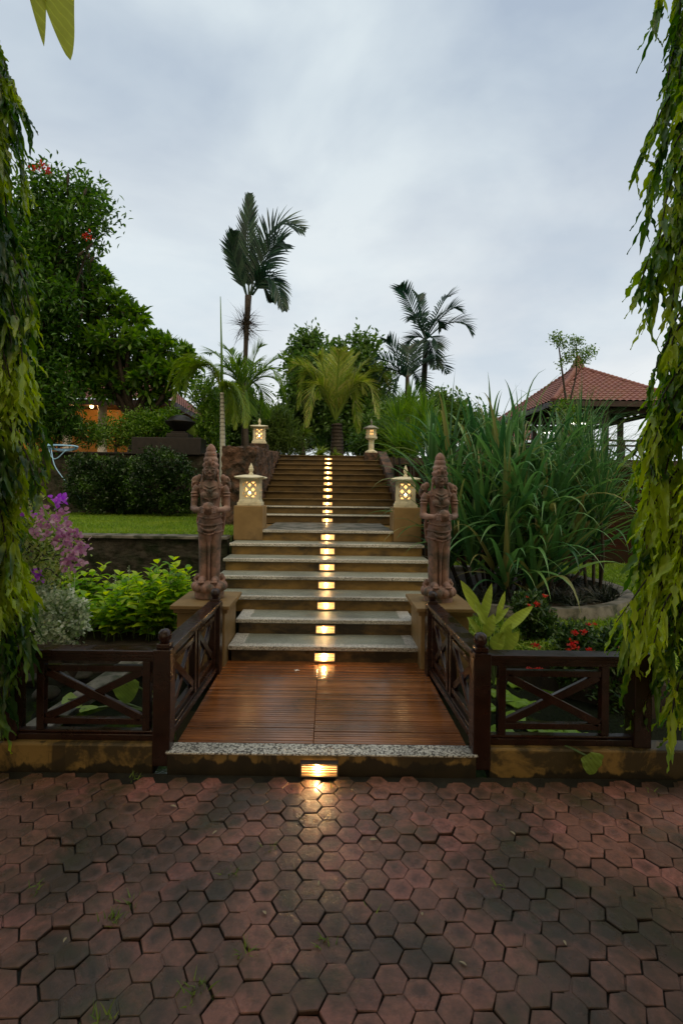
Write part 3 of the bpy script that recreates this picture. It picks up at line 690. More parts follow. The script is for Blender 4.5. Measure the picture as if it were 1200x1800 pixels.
# ================================================================== LANTERNS
def lattice_face(m, W, H, y, cx, zc, th, rot, org):
    """rhombus cells with rhombic openings, clipped at the frame, 4 cells across and 4 up"""
    a, b = W/4, H/4
    def clip(poly, f):
        o = []
        for i in range(len(poly)):
            p, q = poly[i], poly[(i+1)%len(poly)]; fp, fq = f(p), f(q)
            if fp >= 0: o.append(p)
            if fp*fq < 0: s = fp/(fp-fq); o.append((p[0]+(q[0]-p[0])*s, p[1]+(q[1]-p[1])*s))
        return o
    for i in range(0, 5):
        for j in range(0, 5):
            if (i + j) % 2 == 0: continue
            cx_, cz_ = -W/2 + i*a, -H/2 + j*b
            pl = [(cx_-a,cz_),(cx_,cz_-b),(cx_+a,cz_),(cx_,cz_+b)]
            for f in (lambda p: p[0]+W/2, lambda p: W/2-p[0], lambda p: p[1]+H/2, lambda p: H/2-p[1]): pl = clip(pl, f)
            pl = np.array(pl); g = pl.mean(0); inn = g + (pl-g)*.56; n = len(pl)
            V = np.concatenate([np.c_[pl[:,0], np.full(n,y), pl[:,1]+zc], np.c_[inn[:,0], np.full(n,y), inn[:,1]+zc], np.c_[inn[:,0], np.full(n,y+th), inn[:,1]+zc]])
            V = V @ np.array(Matrix.Rotation(rot,3,'Z')).T + np.array(org)
            k = np.arange(n); k2 = (k+1)%n
            m.add(V, np.concatenate([np.stack([k,k2,k2+n,k+n],-1), np.stack([k+n,k2+n,k2+2*n,k+2*n],-1)]))
def lantern(loc, label, roofdrop=0):
    x, y, z = loc; r = thing('stone_lantern', label, 'lantern', loc, 'pierced stone lanterns with pointed finials')
    m = M(); m.box((x,y,z+.022),(.31,.31,.044)); m.box((x,y,z+.060),(.285,.285,.032), taper=.94); o = m.build('base', MT['paras'], r, bevel=.005)
    ORG[o.name] = ORG[r.name]
    k = M(); k.lathe([(.034,-.1575),(.034,-.156)], (x+.03,y,z+.0), 20, axis='Y'); k.build('cable_hole', MT['black_stone'], o)
    m = M(); hw = .128; z0, z1 = z+.076, z+.345; zc = (z0+z1)/2; W, H = .185, .215
    for i in range(4):
        rot = i*PI/2
        lattice_face(m, W, H, -hw, 0, 0, .022, rot, (x,y,zc))
    for sx_ in (-1,1):
        for sy_ in (-1,1): m.box((x+sx_*(hw+W/2)/2, y+sy_*(hw+W/2)/2, zc), (hw-W/2, hw-W/2, z1-z0))
    for zz, hh in ((z0+(zc-H/2-z0)/2, zc-H/2-z0), (z1-(z1-zc-H/2)/2, z1-zc-H/2)):
        for i in range(2): m.box((x, y+(1 if i else -1)*(hw-.011), zz), (W, .022, hh)); m.box((x+(1 if i else -1)*(hw-.011), y, zz), (.022, W, hh))
    m.build('pierced_housing', MT['paras'], r)
    m = M(); m.lathe([(.001,z0+.01),(.058,z0+.012),(.07,zc),(.058,z1-.012),(.001,z1-.01)], (x,y,0), 20); lp = m.build('lamp', MT['lantglow'], r, smooth=True); ORG[lp.name] = ORG[r.name]
    m = M(); m.ell((x, y-.082, zc-.035), (.011,.011,.013), 10, 8); m.build('bulb', MT['lantbulb'], lp, smooth=True)
    m = M(); 
    prof = [(.0,0),(.128,.0),(.185,.006),(.192,.020),(.180,.026),(.12,.046),(.06,.060),(.0,.062)]
    # square roof with upturned corners
    V = []; n = 32
    for rr, zz in prof:
        for q in range(n):
            a = q*2*PI/n; c_, s_ = math.cos(a), math.sin(a); k_ = 1/max(abs(c_),abs(s_)); corner = (k_-1)/.414
            V.append((x + rr*c_*k_, y + rr*s_*k_, z1 + zz + .012*corner**2*(rr/.19)**2))
    i = np.arange(len(prof)-1)[:,None]*n; j = np.arange(n)[None]; j2 = (j+1)%n
    m.add(V, np.stack([i+j,i+j2,i+n+j2,i+n+j],-1).reshape(-1,4)); m.build('roof', MT['paras'], r)
    m = M(); zt = z1+.058
    m.lathe([(.001,0),(.038,0),(.038,.022),(.026,.026),(.022,.040),(.036,.058),(.042,.082),(.030,.098),(.034,.102),(.016,.135),(.004,.160),(.001,.162)], (x,y,zt), 4, rot=PI/4); m.build('finial', MT['paras'], r, bevel=.002)
    return r
l1 = lantern((-1.028, 6.585, 1.275), 'glowing pierced stone lantern on the ochre plinth left of the landing')
l2 = copy_thing(l1, (1.022, 6.585, 1.272), rz=R(-7), label='glowing pierced stone lantern on the ochre plinth right of the landing')
l3 = copy_thing(l1, (-1.46, 10.4, 2.44), rz=R(5), scale=.97, label='farther left stone lantern glowing on the rough brown wall beside the upper steps')
# far right lantern: small pagoda on a column
x, y, z = 1.0, 11.72, 2.38
r = thing('column_lantern', 'small pagoda lantern on a slender stone column at the top right of the steps', 'lantern', (x,y,z))
m = M(); m.lathe([(.001,0),(.15,0),(.15,.03),(.10,.06),(.075,.075)], (x,y,z), 6); m.build('foot', MT['paras'], r)
m = M(); m.lathe([(.07,.07),(.066,.09),(.064,.27),(.075,.30)], (x,y,z), 6); m.build('column', MT['paras'], r)
m = M(); m.lathe([(.06,.295),(.14,.345),(.145,.385),(.11,.40),(.001,.40)], (x,y,z), 6); m.build('tray', MT['paras'], r)
m = M()
for k in range(6):
    a = k*PI/3; m.box((x+.108*math.cos(a), y+.108*math.sin(a), z+.485), (.032,.032,.17), rz=a)
    b_ = a + PI/6
    for zz in (.415,.485,.555): m.box((x+.095*math.cos(b_), y+.095*math.sin(b_), z+zz), (.02,.10,.026), rz=b_)
    m.box((x+.095*math.cos(b_), y+.095*math.sin(b_), z+.485), (.018,.022,.17), rz=b_)
m.build('pierced_housing', MT['paras'], r)
m = M(); m.lathe([(.001,.41),(.055,.41),(.06,.485),(.055,.56),(.001,.56)], (x,y,z), 12); m.build('lamp', MT['lantglow'], r, smooth=True)
m = M(); m.lathe([(.001,.57),(.13,.57),(.19,.575),(.19,.59),(.10,.635),(.03,.665),(.001,.67)], (x,y,z), 6); m.build('roof', MT['grey_stone'], r)
m = M(); m.lathe([(.001,.66),(.025,.66),(.018,.69),(.034,.72),(.02,.76),(.001,.80)], (x,y,z), 8); m.build('finial', MT['grey_stone'], r, smooth=True)
# flower petal lying on the deck and a small one higher up
m = M(); 
for k in range(4): a = k*1.4; m.ell((P(522,1182,4.05)[0]+.012*math.cos(a), 4.05+.012*math.sin(a), .010), (.013,.006,.003), 8, 5, rot=Matrix.Rotation(a,3,'Z'))
tag(m.build('fallen_flower', plain('white_petal',(.8,.78,.72),.5), smooth=True), 'tiny white flower fallen on the wet deck near the bottom step', 'flower')
# ================================================================== VEGETATION MATERIALS
G = {}
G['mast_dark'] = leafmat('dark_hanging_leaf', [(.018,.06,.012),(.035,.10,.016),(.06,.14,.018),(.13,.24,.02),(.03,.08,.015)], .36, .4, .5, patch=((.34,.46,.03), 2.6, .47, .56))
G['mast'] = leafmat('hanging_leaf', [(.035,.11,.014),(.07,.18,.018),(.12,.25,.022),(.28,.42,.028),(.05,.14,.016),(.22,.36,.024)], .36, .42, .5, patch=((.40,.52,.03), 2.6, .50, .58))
G['flame'] = leafmat('flame_tree_leaf', [(.024,.075,.012),(.045,.125,.018),(.09,.20,.026)], .35, .35)
G['frangi'] = leafmat('frangipani_leaf', [(.035,.10,.012),(.07,.17,.018),(.13,.25,.028)], .35, .42)
G['palm_dark'] = leafmat('dark_palm_leaflet', [(.010,.034,.026),(.016,.055,.038),(.030,.08,.045)], .4, .25)
G['palm_mid'] = leafmat('green_palm_leaflet', [(.05,.13,.02),(.10,.21,.03),(.16,.28,.04)], .38, .38)
G['palm_lime'] = leafmat('lime_palm_leaflet', [(.13,.22,.02),(.22,.30,.03),(.10,.20,.02)], .4, .4)
G['coco'] = leafmat('golden_coconut_leaflet', [(.20,.30,.045),(.32,.38,.07),(.14,.24,.035),(.38,.38,.12)], .4, .4)
G['far'] = leafmat('far_tree_leaf', [(.04,.10,.022),(.07,.15,.03),(.10,.19,.04)], .5, .35)
G['far_light'] = leafmat('light_far_leaf', [(.09,.16,.035),(.14,.22,.05),(.07,.13,.03)], .5, .35)
G['bush'] = leafmat('dark_bush_leaf', [(.008,.022,.006),(.014,.04,.008),(.03,.07,.014)], .38, .25, patch=((.07,.15,.02), 2.6, .55, .66))
G['lime'] = leafmat('lime_shrub_leaf', [(.12,.28,.018),(.38,.56,.03),(.52,.64,.04),(.10,.25,.018),(.28,.48,.025)], .38, .48)
G['varieg'] = leafmat('variegated_leaf', [(.50,.58,.40),(.20,.33,.09),(.70,.75,.62),(.12,.24,.06),(.60,.66,.50)], .45, .25)
G['bougl'] = leafmat('bougainvillea_leaf', [(.30,.36,.08),(.16,.27,.035),(.46,.48,.20),(.10,.19,.025)], .45, .3)
G['bract'] = leafmat('magenta_bract', [(.44,.20,.34),(.56,.32,.42),(.38,.15,.34),(.60,.42,.48)], .5, .4)
G['violet'] = leafmat('violet_bract', [(.45,.10,.62),(.52,.16,.66)], .5, .4)
G['strap'] = leafmat('strap_leaf', [(.026,.085,.032),(.05,.14,.05),(.09,.22,.07),(.16,.31,.09),(.04,.11,.038),(.11,.25,.08),(.06,.17,.055),(.03,.10,.038),(.08,.21,.065),(.22,.22,.08)], .36, .28, .5)
G['grass'] = leafmat('lawn_blade', [(.08,.17,.012),(.14,.26,.016),(.20,.33,.022)], .5, .38, patch=((.22,.32,.03), 1.3, .5, .7))
G['cover'] = leafmat('ground_cover_leaf', [(.10,.21,.025),(.22,.36,.04),(.36,.46,.08)], .45, .35)
G['ixleaf'] = leafmat('ixora_leaf', [(.015,.045,.01),(.03,.08,.014),(.08,.14,.03)], .4, .25)
G['red'] = leafmat('red_petal', [(.55,.03,.015),(.62,.07,.02),(.42,.02,.012)], .5, .3)
G['mondo'] = leafmat('dark_mondo_blade', [(.008,.014,.008),(.018,.03,.015)], .4, .1)
G['fern'] = leafmat('fern_leaf', [(.12,.2,.03),(.2,.28,.05)], .45, .35)
G['bark'] = stone('tree_bark', [(.3,(.02,.015,.011)),(.7,(.055,.045,.034))], 10, .9, .7, .02, 30)
G['palebark'] = stone('pale_ringed_trunk', [(.3,(.30,.31,.26)),(.7,(.42,.43,.37))], 6, .7, .3, .01, 30)
G['stem'] = plain('green_stem', (.07,.12,.03), .5)
G['litter'] = leafmat('dry_leaf', [(.30,.22,.10),(.42,.36,.22),(.22,.13,.05)], .6, .1)
G['lotus'] = leafmat('water_lily_leaf', [(.13,.26,.025),(.19,.33,.035),(.10,.21,.02)], .35, .15)
for nm, col in (('taro', (.20,.32,.05)), ('bigleaf', (.46,.60,.07)), ('sunleaf', (.60,.68,.09))):
    m_, t, b, o = newmat(nm + '_leaf_veined')
    v = node(t, 'ShaderNodeTexCoord').outputs['Object']
    wv = node(t, 'ShaderNodeTexWave', {'Vector': v, 'Scale': {'taro':22,'bigleaf':16,'sunleaf':26}[nm], 'Distortion': 2.0, 'Detail': 2}, wave_type='BANDS', bands_direction='DIAGONAL').outputs[0]
    c = mixc(t, ramp(t, wv, [(.0,.0),(.12,1.)]).outputs[0], tuple(min(1,x*1.25) for x in col), col)
    c = mixc(t, ramp(t, noise(t, 9, 4), [(.4,0.),(.75,.6)]).outputs[0], c, tuple(x*.55 for x in col))
    t.links.new(c, b.inputs['Base Color']); b.inputs['Roughness'].default_value = .4
    tr = node(t, 'ShaderNodeBsdfTranslucent'); t.links.new(c, tr.inputs[0])
    x = node(t, 'ShaderNodeMixShader', {0: .55 if nm == 'sunleaf' else .3}); t.links.new(b.outputs[0], x.inputs[1]); t.links.new(tr.outputs[0], x.inputs[2]); t.links.new(x.outputs[0], o.inputs[0])
    bump(t, b, wv, .25, .003); G[nm] = m_

def clumps(m, blobs, n, per, L, W, prof='leaf', droop=.6, up=.35, nseg=3, spread=.12, fold=.3, shell=.55, wave=0, rosette=False):
    """leaf clumps scattered unevenly through the volume of each blob; returns clump centres"""
    vol = np.array([np.prod(r)**(1/1.35) for c, r in blobs]); cnt = np.maximum(1, (n*vol/vol.sum()).astype(int)); cen = []
    for (c, r), k in zip(blobs, cnt):
        d = rand_dirs(k, .12); rad = shell + (1-shell)*rng.random(k)**.6
        rad *= 1 + .18*np.sin(d[:,0]*5 + c[0]*3)*np.cos(d[:,2]*6 + c[2])
        cc = np.array(c) + d*rad[:,None]*np.array(r)
        dd = nrm(d + rand_dirs(k)*.5 + [0,0,up*.5]); cen.append(cc)
        P0 = np.repeat(cc, per, 0) + rng.normal(size=(k*per,3))*spread*(.25 if rosette else 1)
        D0 = np.repeat(dd, per, 0)*(.55 if rosette else .35) + rand_dirs(k*per, up)*(1.0 if rosette else .9)
        ribbons(m, P0, D0, L*rng.uniform(.65,1.15,k*per), W*rng.uniform(.8,1.15,k*per), droop=droop, nseg=nseg, prof=prof, fold=fold, twist=1.0, wave=wave)
    return np.concatenate(cen)
def limbs(m, base, fork, cens, r0, r1, ntwig=60, tips=None):
    m.tube(bez([base, (np.array(base)+fork)/2 + [random.uniform(-.08,.08)*r0*6,0,0], fork], 10), np.linspace(r0, r0*.72, 10), 10)
    for c in (tips if tips is not None else cens):
        c = np.array(c); mid = (np.array(fork)*.5 + c*.5) + rng.normal(size=3)*.18*np.linalg.norm(c-fork)*.4 + [0,0,-.06*np.linalg.norm(c-fork)]
        m.tube(bez([fork, mid, c], 10), np.linspace(r0*.5, r1, 10), 7)
    idx = rng.choice(len(cens), min(ntwig, len(cens)), replace=False)
    tp = np.array(tips)
    for i in idx:
        c = cens[i]; b_ = tp[np.argmin(np.linalg.norm(tp - c, axis=1))]
        mid = (b_+c)/2 + rng.normal(size=3)*.08; m.tube(bez([b_, mid, c], 6), np.linspace(r1*.9, r1*.25, 6), 5)
def tree(name, label, cat, base, fork, blobs, n, per, L, W, mat, r0=.12, r1=.03, ntwig=60, group=None, **k):
    r = thing(name, label, cat, tuple(base), group)
    m = M(); cen = clumps(m, blobs, n, per, L, W, **k); m.build('crown', mat, r)
    t_ = M(); limbs(t_, np.array(base), np.array(fork), cen, r0, r1, ntwig, tips=[np.array(c) for c, _ in blobs]); t_.build('trunk', G['bark'], r, smooth=True)
    return r, cen
def B(px, py, rx, ry, Y, dy=0, ky=1.0):
    """blob whose outline in the photo is rx by ry pixels"""
    k = (Y+dy)/FPX; return (P(px, py, Y+dy), (rx*k, ky*(rx+ry)/2*k, ry*k))

# ================================================================== HANGING MAST TREES
def mast_tree(label, tx, ty, prof, side, ztop, nb, zmin, dens=1.0, yc=2.62):
    """columnar tree whose branches droop round the trunk; prof: (photo row, photo column) of the drooping outline"""
    zs = np.array([P(px, py, yc)[2] for py, px in prof]); rs = np.array([abs(P(px, py, yc)[0] - tx) for py, px in prof])
    o = np.argsort(zs); zs, rs = zs[o], rs[o]
    r = thing('weeping_mast_tree', label, 'tree', (tx, ty, GZ))
    m = M(); m.tube([(tx,ty,GZ-.1),(tx+.03,ty,1.5),(tx-.02,ty+.02,3.2),(tx,ty,ztop)], [.10,.085,.06,.03], 12); m.build('trunk', G['bark'], r, smooth=True)
    bm = M(); lm_ = M(); A = {k: [] for k in 'pdlw'}
    for i in range(nb):
        z1 = zmin + (ztop - .2 - zmin)*((i + random.random())/nb)     # tip height
        r1 = np.interp(z1, zs, rs)*random.uniform(.62, 1.0) if random.random() < .72 else np.interp(z1, zs, rs)*random.uniform(.3,.72)
        az = random.gauss(-.45 if side < 0 else -2.69, .8) if random.random() < .85 else random.uniform(0, 6.28)
        ca, sa = math.cos(az), math.sin(az)
        sy = .55
        drop = random.uniform(.35,.85); z0 = z1 + drop
        rz = lambda z: np.interp(z, zs, rs)
        f1 = min(r1, rz(z1+drop*.55)*.95)
        pts = [(tx, ty, z0-.1), (tx + ca*f1*.45, ty + sa*f1*.45*sy, z0+.06), (tx+ca*f1*.9, ty+sa*f1*.9*sy, z1+drop*.55), (tx+ca*r1, ty+sa*r1*sy, z1)]
        c = bez(pts, 14); bm.tube(c, np.linspace(.011,.0025,14), 5, caps=False)
        T = nrm(np.gradient(c, axis=0)); nl = int(24*dens)
        tt = np.linspace(.30, 1, nl)*13
        ctr = np.stack([np.interp(tt, range(14), c[:,q]) for q in range(3)],1); T2 = np.stack([np.interp(tt, range(14), T[:,q]) for q in range(3)],1)
        side_ = np.where(np.arange(nl)%2==0, 1, -1)[:,None]
        S = nrm(np.cross(T2, [0.01,0,1.]))
        d = S*side_*.42 + [0,0,-1.0] + T2*.35 + rng.normal(size=(nl,3))*.20 + np.array([ca*.12, sa*.12, 0])
        A['p'].append(ctr); A['d'].append(d); A['l'].append(rng.uniform(.10,.24,nl)); A['w'].append(rng.uniform(.026,.058,nl))
    ribbons(lm_, np.concatenate(A['p']), np.concatenate(A['d']), np.concatenate(A['l']), np.concatenate(A['w']), droop=.5, nseg=8, prof='lance', fold=.5, twist=1.5, wave=.22, curl=.5)
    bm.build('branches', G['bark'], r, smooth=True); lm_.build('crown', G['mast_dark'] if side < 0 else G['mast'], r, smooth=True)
    return r
mast_tree('tall weeping tree with long wavy hanging leaves filling the left edge', -2.2, 2.75,
    [(-60,-20),(60,-10),(100,12),(150,26),(200,16),(250,34),(300,24),(360,14),(430,24),(480,52),(520,64),(570,34),(630,34),(700,40),(780,62),(830,86),(875,84),(905,18),(1000,22),(1040,30),(1080,46),(1120,42),(1180,58),(1230,44),(1290,-15)], -1, 3.8, 235, .2)
mast_tree('tall weeping tree with bright wavy hanging leaves filling the right edge', 2.45, 2.75,
    [(-120,1180),(0,1192),(60,1180),(120,1176),(200,1160),(280,1148),(300,1165),(380,1162),(450,1135),(500,1155),(560,1180),(620,1190),(680,1172),(740,1146),(800,1124),(850,1128),(900,1146),(960,1164),(1000,1146),(1050,1122),(1100,1090),(1140,1098),(1200,1132),(1260,1148),(1310,1170)], 1, 5.0, 350, .14)

# unseen trees added beside and behind the viewer to shade the paving
def added_mast_tree(label, x, y, n, h=5.2):
    r = thing('weeping_mast_tree', label, 'tree', (x, y, GZ)); m = M(); m.tube([(x,y,GZ-.1),(x,y,h)], [.10,.04], 10); m.build('trunk', G['bark'], r, smooth=True)
    m = M(); z = rng.uniform(.1, h, n); a = rng.uniform(0,6.28,n); q = rng.uniform(.25,.72,n)*np.interp(z,[0,1,h-1,h],[.7,1,1,.3])
    ribbons(m, np.c_[x+q*np.cos(a), y+q*np.sin(a), z], np.c_[np.cos(a)*.3, np.sin(a)*.3, -np.ones(n)] + rng.normal(size=(n,3))*.2, rng.uniform(.16,.26,n), .055, droop=.5, nseg=4, prof='lance', fold=.4, twist=1.2, wave=.12)
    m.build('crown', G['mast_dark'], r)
added_mast_tree('unseen hanging tree added to shade the paving on the right, nearer the viewer', 1.92, .62, 9500)
added_mast_tree('unseen hanging tree added to shade the far right of the paving, nearest the viewer', 2.3, -1.0, 4500)
added_mast_tree('unseen hanging tree added to shade the paving on the left, nearer the viewer', -2.75, .9, 4200)
tree('added_shade_tree', 'unseen tall tree added behind the viewer, its crown placed to shade the paving', 'tree', (1.6,-3.2,GZ), (1.5,-2.6,3.2),
     [((1.2,-1.2,4.9),(2.2,1.5,.8)),((-1.4,-1.8,4.7),(1.8,1.5,.8)),((3.2,-.6,5.2),(1.6,1.7,.9)),((.4,.7,5.6),(1.9,1.1,.6)),((-.6,-3.6,4.4),(2.2,1.4,.9)),((2.8,-3.4,4.4),(1.8,1.4,.9)),((1.6,.75,4.0),(1.3,.7,.4)),((1.9,.0,3.5),(1.2,.8,.4)),((2.1,-1.2,3.4),(1.2,1.0,.4))], 1500, 12, .26, .10, G['flame'], .16, .04, 60)

# ================================================================== LEFT SIDE
# bougainvillea
r = thing('bougainvillea', 'bougainvillea bush with magenta and violet flowers and yellow-green leaves at the left', 'shrub', (-2.75, 4.35, .02))
can = M(); lf = M(); tips = []
for i in range(46):
    tip = P(random.uniform(-30,150), 0, 4.0 + random.uniform(-.25,.45)); px = (tip[0]*870/tip[1]+577)
    top = 850 + max(0, (px-20))*.85 if px > 20 else 845
    tip[2] = P(0, random.uniform(top, 1030), tip[1])[2]
    c = bez([(-2.75+random.uniform(-.1,.1),4.35,0), ((-2.75+tip[0])/2-.1,(4.35+tip[1])/2, tip[2]*.6+.25), tip + [-.15,0,.10], tip], 14); can.tube(c, np.linspace(.010,.002,14), 5)
    k = 110; tt = np.linspace(4.0,13,k); ctr = np.stack([np.interp(tt, range(14), c[:,q]) for q in range(3)],1) + rng.normal(size=(k,3))*.05
    ribbons(lf, ctr, rand_dirs(k,.3), rng.uniform(.028,.05,k), rng.uniform(.018,.028,k), droop=.5, nseg=3, fold=.25, twist=1.4)
    tips.append((c, px))
can.build('stems', G['bark'], r); lf.build('foliage', G['bougl'], r)
for i, (px, py, n, mt) in enumerate([(42,872,9,'violet'),(100,880,16,'violet'),(112,878,10,'violet'),(50,905,8,'violet'),(75,898,12,'bract'),(108,905,22,'bract'),(100,915,16,'bract'),(70,915,12,'bract'),(88,925,16,'bract'),(118,925,14,'bract'),(112,942,22,'bract'),(120,955,16,'bract'),(135,940,16,'bract'),(100,948,14,'bract'),(142,962,22,'bract'),(130,968,14,'bract'),(118,985,20,'bract'),(115,1000,12,'bract'),(138,990,12,'bract'),(60,1010,14,'violet'),(70,1012,8,'violet'),(5,918,12,'bract'),(22,895,12,'bract'),(30,868,10,'bract'),(15,880,9,'bract'),(85,940,10,'bract'),(60,935,12,'bract')]):
    c = P(px, py, 3.72 + random.uniform(-.08,.12)); m = M()
    ribbons(m, c + rng.normal(size=(n,3))*.020, rand_dirs(n,.1), .042, .038, droop=.3, nseg=3, prof='round', fold=.3, twist=1.5)
    m.build('flower_cluster', G[mt], r)
# white-green variegated bush
r = thing('variegated_shrub', 'small rounded shrub with white and green leaves behind the left front railing', 'shrub', (-2.1, 4.1, 0))
m = M(); clumps(m, [B(105,1085,42,44,4.0), B(75,1062,32,28,4.15), B(128,1105,26,30,4.0)], 420, 9, .036, .026, prof='round', up=.5, spread=.02, shell=.6, droop=.2); m.build('foliage', G['varieg'], r)
m = M()
for k in range(14): m.tube(bez([(-2.1,4.12,-.1), (-2.1+random.uniform(-.1,.1),4.1,.1), (-2.1+random.uniform(-.2,.2),4.1+random.uniform(-.1,.1),.35)],6), [.008,.003], 5)
m.build('stems', G['bark'], r)
# lime leafed shrubs with upright shoots
def shoot_shrub(label, x0, x1, y0, y1, zt, n, L=.14, W=.078, seed=0, leafmat_='lime', flowers=0, name='leafy_shrub'):
    r = thing(name, label, 'shrub', ((x0+x1)/2, (y0+y1)/2, .0)); st_ = M(); lf = M()
    for i in range(n):
        x, y = random.uniform(x0,x1), random.uniform(y0,y1); h = zt(x)*random.uniform(.55,1.02); lean = np.array([random.gauss(0,.10), random.gauss(-.05,.10), 0])
        c = bez([(x,y,-.05), np.array([x,y,h*.5])+lean*.4, np.array([x,y,h])+lean], 10); st_.tube(c, [.006,.0025], 5)
        nn = int(h/.052); 
        for k in range(2, nn+1):
            t = k/nn; p = np.array([np.interp(t*9, range(10), c[:,q]) for q in range(3)]); az = k*PI/2 + i
            for s in (0, PI):
                d = np.array([math.cos(az+s), math.sin(az+s), .45 + .5*(t>.9)])
                sz = (.65+.5*math.sin(PI*min(t,.95)))*random.uniform(.8,1.1)
                ribbons(lf, [p], [d], L*sz, W*sz, droop=.7, nseg=5, prof='leaf', fold=.35, twist=.3)
    st_.build('stems', G['stem'], r); lf.build('foliage', G[leafmat_], r, smooth=True)
    if flowers:
        for i in range(flowers):
            m = M(); x = random.uniform(x0+.1,x1-.1); z = zt(x)*1.02; c = np.array([x, y0+.1, z]); m.tube([c-[0,0,.1], c+[0,0,.06]], [.003,.002], 5)
            ribbons(m, c + rng.normal(size=(16,3))*[.008,.008,.03], rand_dirs(16,.2), .014, .010, nseg=2, prof='round', fold=0, twist=1); m.build('flower_spike', G['varieg'], r)
    return r
shoot_shrub('bushy lime-green shrub with broad leaves below the mossy retaining wall', -2.75, -1.68, 4.72, 5.35, lambda x: .56 + .10*math.sin(x*9) , 74, flowers=3)
shoot_shrub('taller lime-green shrub with white flower spikes close beside the left statue pedestal', -1.72, -1.36, 4.75, 5.2, lambda x: .70 + .06*math.sin(x*13), 26, flowers=2)
shoot_shrub('darker green shrub growing behind the bougainvillea', -3.6, -2.75, 4.8, 5.6, lambda x: .75+.1*math.sin(x*7), 60, leafmat_='ixleaf', L=.10, W=.05)
# clipped bushes at the back wall
bush_l = [([(165,862,40,42),(150,825,26,26),(195,835,30,30)], 10.7, 'dark rounded bush by the tall back wall, left one, under the blue hose'), ([(285,822,52,30),(265,855,40,42),(318,858,32,40),(300,885,34,22)], 10.4, 'largest rounded bush by the tall back wall, lit green on top, under the black bowl'), ([(228,850,26,42),(232,885,30,24)], 10.9, 'narrow dark bush squeezed between the two rounded bushes at the back wall'), ([(408,850,16,26),(412,885,14,26)], 9.3, 'small bright bush just behind the left statue head beside the rough wall')]
for bl, Y, lb in bush_l:
    bb = [B(a, b_, c, d, Y) for a, b_, c, d in bl]; base = (bb[0][0][0], Y+.2, .88)
    tree('garden_bush', lb, 'bush', base, (base[0], Y+.15, 1.2), bb, 900, 11, .075, .032, G['bush'], .05, .012, 40, up=.6, spread=.05, shell=.7)
# flame tree and frangipani
Yf = 12.2
bl = [B(a,b_,c,d,Yf,e_) for a,b_,c,d,e_ in [(92,338,46,30,0),(150,350,34,26,.3),(178,372,18,24,0),(55,385,52,44,.4),(120,395,46,26,-.2),(160,402,24,16,0),(60,450,66,42,0),(118,455,38,30,.5),(145,445,18,22,0),(35,520,56,50,.3),(88,520,46,44,-.3),(50,590,56,48,0),(105,590,42,44,.4),(30,650,46,48,0),(85,665,52,40,.2),(40,710,60,34,0),(110,705,34,28,0),(120,520,24,34,.8),(70,480,50,40,1.0),(120,640,36,40,.9)]]
ft, cen = tree('flame_tree', 'tall dark broadleaf tree with orange-red blossoms and upright pods behind the left tree', 'tree', P(84,800,Yf+.6), P(84,640,Yf+.6), bl, 2500, 11, .17, .062, G['flame'], .10, .015, 140, up=.2, spread=.2, shell=.25)
for px, py in ((62,298),(84,302),(73,290),(154,416)):
    m = M(); c = P(px,py,Yf-.5); n = 18; ribbons(m, c + rng.normal(size=(n,3))*.04, rand_dirs(n,.5), .10, .05, droop=.2, nseg=3, prof='obov', fold=.4, twist=1); m.build('flower_cluster', G['red'], ft)
for (a, b_), (c_, d) in (((120,325),(121,301)),((148,345),(153,330)),((152,440),(165,426)),((156,455),(158,444)),((138,450),(150,440)),((160,462),(166,450))):
    m = M(); p0, p1 = P(a,b_,Yf-.4), P(c_,d,Yf-.4); m.tube([p0, p0*.7+p1*.3, p0*.3+p1*.7, p1], [.010,.035,.03,.005], 7); m.tube([p0 + [(-.1),.2,-.25], p0], .008, 5); m.build('seed_pod', G['bark'], ft)
Yg = 13.2
bl = [B(a,b_,c,d,Yg,e_) for a,b_,c,d,e_ in [(148,505,24,30,0),(172,498,22,22,.5),(195,545,34,28,0),(232,560,26,22,0),(160,570,34,34,.6),(205,600,46,28,-.5),(255,600,28,22,.3),(165,640,40,30,0),(228,640,34,26,.4),(290,618,34,20,0),(322,628,22,18,.5),(262,655,32,22,-.3),(305,662,30,24,0),(195,680,44,22,0),(335,655,16,22,.6),(262,690,26,18,0)]]
tree('frangipani_tree', 'spreading frangipani tree with rosettes of leaves in front of the orange-lit house', 'tree', P(232,806,Yg), P(233,735,Yg), bl, 600, 12, .30, .085, G['frangi'], .14, .045, 260, rosette=True, up=.45, droop=.5, shell=.45, spread=.1, prof='obov', nseg=4)
# feathery shrubs on the terrace in front of the house
for bl, Y, L, W, mt, lb in (([(105,745,34,26),(70,760,40,26),(150,765,30,18)], 12.4, .16, .03, 'flame', 'dark feathery shrub on the terrace edge left of the orange-lit wall'),
                            ([(205,770,32,18),(225,758,26,18),(252,765,22,18),(190,752,14,16),(240,740,22,16)], 12.3, .08, .03, 'palm_mid', 'low green hedge plant on the terrace edge beneath the frangipani trunk'),
                            ([(285,752,30,20),(262,745,16,14),(300,740,16,14)], 12.5, .12, .04, 'frangi', 'bushy green shrub between the frangipani trunk and the black bowl'),
                            ([(348,770,26,26),(372,740,20,40),(360,700,22,30),(380,790,18,16)], 12.6, .13, .04, 'palm_mid', 'leafy mid-green shrub between the black bowl and the slender pale palm trunk')):
    bb = [B(a,b_,c,d,Y) for a,b_,c,d in bl]; base = (bb[0][0][0], Y, 2.2)
    tree('terrace_shrub', lb, 'shrub', base, (base[0], Y, 2.5), bb, 420, 11, L, W, G[mt], .04, .012, 40, up=.5, spread=.09)
